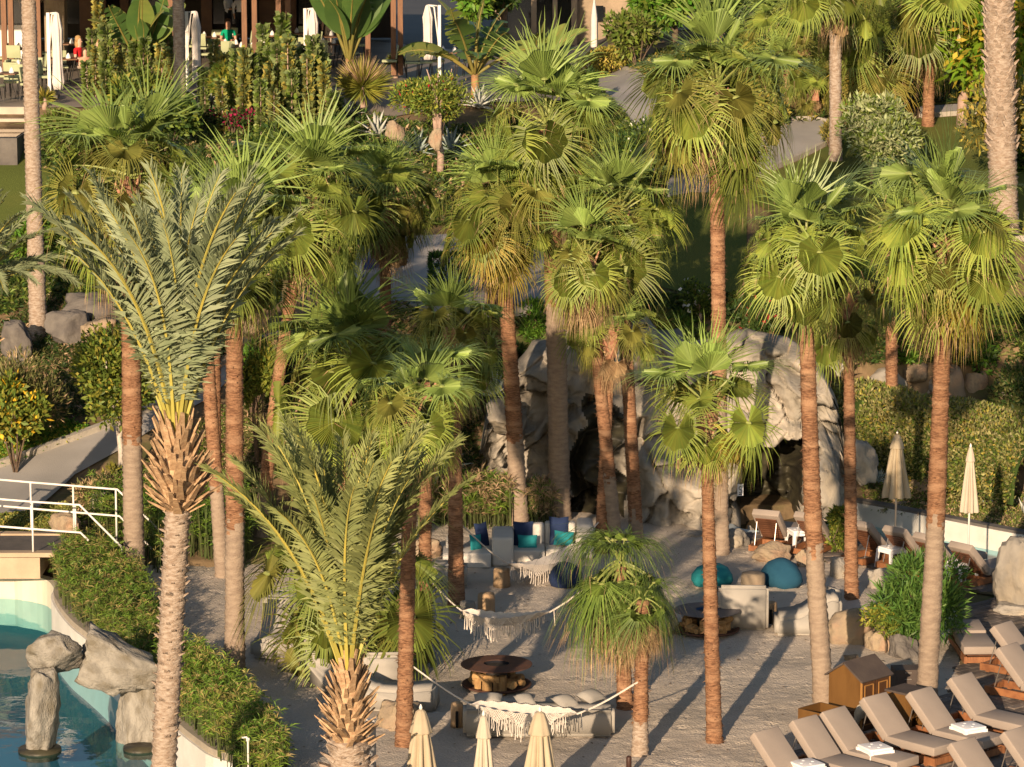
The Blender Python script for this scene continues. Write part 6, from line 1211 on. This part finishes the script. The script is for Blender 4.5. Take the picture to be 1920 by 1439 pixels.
for u in (36, 160, 270, 420, 600): a = atY(u, 40, 121.9); prt('window', (a.x, 122.05, FZ+1.7), (1.5, .08, 2.4), 'glass_dark')
a = atY(12, 60, 112); prt('counter', (a.x, 112.5, FZ+.55), (1.6, .7, 1.1), 'cloth_white')
# stone building right of the plaza
sb_ = thing('stone_building', 'tan stone building with dark tall windows beside the plaza', 'building', (1.5, 116, 8)); zb = hz(2, 116)
def prt2(nm, u0, u1, Y, h, m, d=.4, z0=-.3):
    a = atY(u0, 40, Y); b = atY(u1, 40, Y); mb = MB(); mb.box(((a.x+b.x)/2, Y, zb+z0+h/2), (b.x-a.x, d, h)); ob(nm, mb.mesh(nm, [m]), sb_, -sb_.location)
prt2('wall', 928, 1185, 118, 4, 'wall_stone', .3)
for u0, u1 in ((945,998),(1006,1038),(1045,1072)): prt2('window', u0, u1, 117.8, 3.4, 'glass_dark', .2)
for u0, u1 in ((934,946),(996,1006),(1036,1045),(1071,1082)): prt2('pillar', u0, u1, 117.55, 3.9, 'wall_stone', .5)
prt2('roof', 920, 1195, 118.2, .4, 'roofing', 3, 3.8)
mb = MB(); a = atY(1123, 60, 117.5); mb.box((a.x, 117.6, zb+1.3), (.3, .1, .5)); ob('lamp', mb.mesh('lamp', ['glass_dark']), sb_, -sb_.location)
# white cantilever parasols
def cantilever(label, um, uc, vt, vb, Y, vfoot, wc):
    a = atY(um, vb, Y); z0 = FZ if True else 0; t = thing('cantilever_parasol', label, 'parasol', (a.x, Y, z0), 0, 'closed white cantilever parasols'); c = atY(uc, vt, Y); d = c.x-a.x; H = c.z-z0; zb_ = atY(uc, vb, Y).z-z0; s = ppm(Y); R = wc/s/2
    mb = MB(); mb.box((0,0,H/2), (.09,.09,H)); ob('mast', mb.mesh('mast', ['white_paint']), t)
    mb = MB(); mb.tube([(0,-.02,H*.45),(d*.45,0,H-.06),(d,0,H)], .025, 6); mb.tube([(.06*np.sign(d),0,H-.02),(d,0,H)], .022, 6); ob('arm', mb.mesh('arm', ['white_paint'], True), t)
    mb = MB(); hh = H-zb_; mb.lathe([(R*.75,zb_),(R*1.0,zb_+hh*.1),(R*.82,zb_+hh*.35),(R*.85,zb_+hh*.6),(R*.95,zb_+hh*.78),(R*.4,H-.03),(.03,H+.01)], 40, 0, lambda w, z: 1-.3*(1-abs(cos(4*w+z)))+.06*sin(5*w+z*4), (d,0,0)); ob('canopy', mb.mesh('canopy', ['canvas_white'], True), t)
    mb = MB(); mb.box((0,0,.04), (.5,.5,.08)); ob('foot', mb.mesh('foot', ['chair_metal']), t)
cantilever('closed white parasol left of the stone pier near the terrace edge', 93,106,24,168,97.6,190,24); cantilever('closed white parasol behind the pale terrace palm', 352,367,22,158,98.6,180,20); cantilever('closed white parasol in the middle among the leafy columns', 573,587,16,140,99.6,170,22); cantilever('closed white parasol near the plaza with its mast on the right', 824,802,10,112,101.0,150,22)
tag(ob('folded_parasol', (lambda mb: (mb.lathe([(.08,0),(.13,.2),(.12,1.1),(.03,1.7)], 16, 0, lambda w, z: 1-.2*(1-abs(cos(4*w)))), mb.mesh('folded_parasol', ['canvas_white'], True))[1])(MB()), None, (atY(1114, 80, 115).x, 115, hz(2.8, 115))), 'small folded white parasol against the sunlit stone wall', 'parasol')
# chairs and tables
def chair_proto():
    t = thing('chair', 'x', 'chair', (0,0,0), 0, 'pale green restaurant chairs'); ob('seat', rbox('seat', (.46,.46,.07), .02, ['chair_green'], (0,0,.45)), t); ob('backrest', rbox('backrest', (.44,.05,.40), .02, ['chair_green'], (0,.0,0)), t, (0,.235,.72), (-.15,0,0))
    for x in (-.19,.19):
        mb = MB(); mb.tube([(x,-.19,.42),(x,-.21,0)], .014, 5); ob('leg', mb.mesh('leg', ['chair_metal']), t); mb = MB(); mb.tube([(x,.25,.9),(x,.2,.42),(x,.26,0)], .014, 5); ob('leg', mb.mesh('leg', ['chair_metal']), t)
    return reg(t)
def table_proto():
    t = thing('table', 'x', 'table', (0,0,0), 0, 'square restaurant tables'); mb = MB(); mb.box((0,0,.74), (.8,.8,.035)); ob('table_top', mb.mesh('table_top', ['table_top']), t)
    for x in (-.34,.34):
        for y in (-.34,.34): mb = MB(); mb.tube([(x*.6,y*.6,0),(x,y,.72)], .016, 5); ob('leg', mb.mesh('leg', ['chair_metal']), t)
    return reg(t)
CHP = chair_proto(); TBP = table_proto(); first = [True, True]; napm = MB(); napm.lathe([(.07,0),(.075,.02),(.055,.09),(.035,.13),(.0,.17)], 8, 0, lambda w, z: 1+.12*sin(3*w)); NAP = napm.mesh('napkin', ['cloth_white'], True); NAPS = []
TB = [ # floor pixel, Y, description, sides used
 (12,216,95.9+1.0,"the pond edge table",'ERB'),(45,190,99.5,"the second table from the pond",'LRBF'),(118,168,102.3,"the table left of the red top",'LB'),(165,160,103.2,"the red topped person's table",'RB'),
 (45,150,106.4,"the table by the left posts",'LRBF'),(125,135,108.6,"the stone pier table",'LR'),(392,118,111.6,"the table left of the green top",'LRBF'),(432,140,108.2,"the table before the green top",'LRF'),(462,150,106.8,"the table at the first middle posts",'LRF'),
 (505,150,106.9,"the table between the middle posts",'LRBF'),(500,112,112.4,"the deep middle table",'LB'),(562,140,108,"the table right of the middle posts",'LRBF'),(565,105,113.4,"the deep middle parasol table",'LRB'),(615,135,108.6,"the table left of the strelitzia",'LRF'),(630,112,112,"the table behind the strelitzia",'LR'),
 (775,128,105.4,"the plaza parasol table",'LRF'),(840,125,105,"the table right of the plaza mast",'LR'),(425,112,112.6,"the far table behind the green top",'B'),(240,130,109,"the left strelitzia table",'LRB')]
side = {'L': (-.72,0,pi/2,'left side'), 'R': (.72,0,-pi/2,'right side'), 'B': (0,.72,0,'far side'), 'F': (0,-.72,pi,'near side'), 'E': (-.1,-.75,pi*.9,'pond side')}
for k, (u, v, Y, desc, sides) in enumerate(TB):
    p = atY(u, v, Y); p.z = FZ if p.x < 2 else hz(p.x, p.y); rz = random.uniform(-.25,.25)
    lab = 'dark square restaurant table: '+desc[4:]
    if first[0]: TBP.location = p; TBP.rotation_euler = (0,0,rz); TBP['label'] = lab; first[0] = False
    else: dup(TBP, p, rz, lab)
    tag(ob('napkin', NAP, None, p+Vector((-.15,.1,.76))), f'folded white napkin on {desc}', 'napkin', 'white napkins on the tables')
    tag(ob('napkin', NAP, None, p+Vector((.2,-.15,.76)), (0,0,1)), f'second folded white napkin on the near side of {desc}', 'napkin', 'white napkins on the tables')
    for s in sides:
        x, y, a, nm = side[s]; R = Matrix.Rotation(rz, 3, 'Z'); q = p+R @ Vector((x, y, 0)); lab = f'pale green chair on the {nm} of {desc}'
        if first[1]: CHP.location = q; CHP.rotation_euler = (0,0,rz-a if s in 'LR' else rz+a); CHP['label'] = lab; first[1] = False
        else: dup(CHP, q, rz-a if s in 'LR' else rz+a, lab)
# luggage stand
p = atY(707, 68, 124); p.z = FZ+.08; t = thing('luggage_stand', 'thin black metal frame stand on the grey plaza', 'stand', p); mb = MB()
for x in (-.22,.22):
    for y in (-.15,.15): mb.tube([(x,y,0),(x,y,.9)], .014, 4)
ob('leg_frame', mb.mesh('leg_frame', ['iron']), t); mb = MB(); mb.box((0,0,.91),(.48,.34,.03)); mb.box((0,0,.05),(.46,.32,.02)); ob('shelf', mb.mesh('shelf', ['iron']), t)
# reflecting pond
mk('pond_edge', (.50,.42,.33), (.42,.35,.28), sc=2, rough=.8)
pn = thing('reflecting_pond', 'narrow dark reflecting pond below the terrace edge with pale stone rims', 'pond', (-14.5, 93.5, 7.0))
for (v, Y, z, h) in ((205,95.6,7.55,.26),(222,95.1,7.3,.2)): a = atY(50, v, Y); mb = MB(); mb.box(((a.x-24)/2, Y, z-.1), (a.x+24, .25, h)); ob('rim', mb.mesh('rim', ['pond_edge']), pn, -pn.location)
a = atY(50, 240, 93.5); mb = MB(); mb.box(((a.x-24)/2, 93.3, 6.62), (a.x+24, 3.4, .95)); ob('basin', mb.mesh('basin', ['stone_dark_shade']), pn, -pn.location)
mk('pond_water_surface', (.01,.013,.015), rough=.04, spec=.8); mb = MB(); mb.box(((a.x-24)/2, 93.35, 7.1), (a.x+23.9, 3.1, .03)); ob('water', mb.mesh('water', ['pond_water_surface']), pn, -pn.location)
# ---------------------------------------------------------------- people
mk('skin', (.48,.26,.17), rough=.6); mk('skin_light', (.55,.33,.23), rough=.6); mk('hair_brown', (.06,.03,.015), rough=.7); mk('hair_blond', (.36,.22,.09), rough=.7); mk('hair_dark', (.012,.01,.01), rough=.7); mk('shirt_white', (.62,.62,.66), rough=.9); mk('shirt_red', (.55,.015,.02), rough=.9); mk('shirt_green', (.0,.28,.15), rough=.9); mk('shirt_blue', (.12,.2,.36), rough=.9); mk('trousers_black', (.012,.012,.015), rough=.9); mk('trousers_beige', (.5,.4,.32), rough=.9); mk('shirt_peach', (.60,.30,.2), rough=.9); mk('shirt_mint', (.45,.62,.5), rough=.9)
def person(label, loc, rz, pose, shirt, legs, hair, skin='skin', group=None, long=False, sc=1.0):
    J = {}; T = []
    sit = pose == 'sit'; hz_ = .50 if sit else .95
    def j(n, p, r, tg): J[n] = (Vector(p), r, tg)
    j('pel', (0,0,hz_), .135, 1); j('sp', (0,.02 if sit else 0,hz_+.24), .125, 0); j('ch', (0,.0,hz_+.42), .14, 0); j('nk', (0,-.01,hz_+.55), .058, 2); j('hd', (0,-.03,hz_+.66), .085, 2); j('hd2', (0,-.02,hz_+.76), .088, 2); j('top', (0,-.01,hz_+.82), .06, 2)
    for s, k in ((-1,'l'),(1,'r')):
        j('sh'+k, (s*.18,0,hz_+.48), .065, 0)
        if pose in ('sit','tray') : j('el'+k, (s*.24,-.06,hz_+.20), .045, 0 if long else 2); j('wr'+k, (s*.14,-.28,hz_+.20), .032, 2); j('ha'+k, (s*.11,-.36,hz_+.21), .036, 2)
        else: j('el'+k, (s*.25,.02,hz_+.20), .045, 0 if long else 2); j('wr'+k, (s*.25,-.04,hz_-.03), .032, 2); j('ha'+k, (s*.24,-.06,hz_-.13), .038, 2)
        j('hp'+k, (s*.09,0,hz_-.03), .10, 1)
        if sit: j('kn'+k, (s*.11,-.44,hz_), .07, 1); j('an'+k, (s*.11,-.42,.09), .045, 1); j('ft'+k, (s*.11,-.57,.04), .04, 3)
        else: j('kn'+k, (s*.10,-.02,.50), .07, 1); j('an'+k, (s*.10,.01,.09), .048, 1); j('ft'+k, (s*.11,-.15,.04), .042, 3)
    names = list(J); idx = {n: i for i, n in enumerate(names)}; E = [('pel','sp'),('sp','ch'),('ch','nk'),('nk','hd'),('hd','hd2'),('hd2','top')]
    for k in 'lr': E += [('ch','sh'+k),('sh'+k,'el'+k),('el'+k,'wr'+k),('wr'+k,'ha'+k),('pel','hp'+k),('hp'+k,'kn'+k),('kn'+k,'an'+k),('an'+k,'ft'+k)]
    me = bpy.data.meshes.new('sk'); me.from_pydata([J[n][0] for n in names], [(idx[a], idx[b]) for a, b in E], []); o = bpy.data.objects.new('sk', me); C.objects.link(o)
    md = o.modifiers.new('s', 'SKIN'); sv = me.skin_vertices[0].data
    for n in names: r = J[n][1]; sv[idx[n]].radius = (r, r*(.72 if n in ('ch','sp','pel') else 1))
    sv[0].use_root = True; o.modifiers.new('u', 'SUBSURF').levels = 1
    dg = bpy.context.evaluated_depsgraph_get(); bm_ = bpy.data.meshes.new_from_object(o.evaluated_get(dg)); bpy.data.objects.remove(o)
    bm_.name = 'body'; bm_.materials.clear()
    for m in (shirt, legs, skin, 'trousers_black'): bm_.materials.append(M[m])
    mi = []
    for p in bm_.polygons:
        c = p.center; best = 9; t = 0
        for n in names:
            d = (c-J[n][0]).length-J[n][1]*.6
            if d < best: best = d; t = J[n][2]
        mi.append(t)
    bm_.polygons.foreach_set('material_index', mi); bm_.polygons.foreach_set('use_smooth', [True]*len(mi))
    t = thing('person', label, 'person', loc, rz, group); t.scale = (sc,)*3; ob('body', bm_, t); mb = MB()
    mb.lathe([(.095,hz_+.70),(.105,hz_+.78),(.085,hz_+.86),(.0,hz_+.895)], 12, 0, lambda w, z: 1.0 if sin(w) > -.35 else .86, (0,.012,0)); ob('hair', mb.mesh('hair', [hair], True), t)
    if hair != 'hair_dark': mb = MB(); mb.lathe([(.07,hz_+.50),(.10,hz_+.6),(.09,hz_+.74)], 10, 0, None, (0,.035,0)); ob('hair', mb.mesh('hair', [hair], True), t)
    mb = MB(); mb.lathe([(.016,0),(.0,.03)], 6); ob('nose', mb.mesh('nose', [skin]), t, (0,-.115,hz_+.70), (pi/2,0,0))
    return t
def fl_(u, Y): a = atY(u, 60, Y); return Vector((a.x, Y, FZ))
person('person in a red top sitting at a terrace table near the left parasol', fl_(147,103.0), radians(60), 'sit', 'shirt_red', 'trousers_beige', 'hair_blond', 'skin_light')
person('person in a peach top sitting low beside the one in red', fl_(158,101.9), radians(30), 'sit', 'shirt_peach', 'trousers_beige', 'hair_brown', 'skin_light', sc=.8)
person('person in a mint top half hidden by plants at the left table', fl_(186,101.5), radians(-80), 'sit', 'shirt_mint', 'trousers_beige', 'hair_blond', 'skin_light')
person('person in a green top sitting and facing out over the garden', fl_(428,111.0), radians(0), 'sit', 'shirt_green', 'trousers_black', 'hair_brown')
person('waiter in a white shirt and black trousers holding a tray', fl_(428,120.0), radians(60), 'tray', 'shirt_white', 'trousers_black', 'hair_dark', long=True)
person('waiter in a white shirt standing with back turned by the timber post', fl_(450,119.4), radians(150), 'stand', 'shirt_white', 'trousers_black', 'hair_dark', long=True)
person('person in a blue shirt and beige trousers behind the middle parasol', fl_(618,113.5), radians(-30), 'stand', 'shirt_blue', 'trousers_beige', 'hair_blond', 'skin_light')
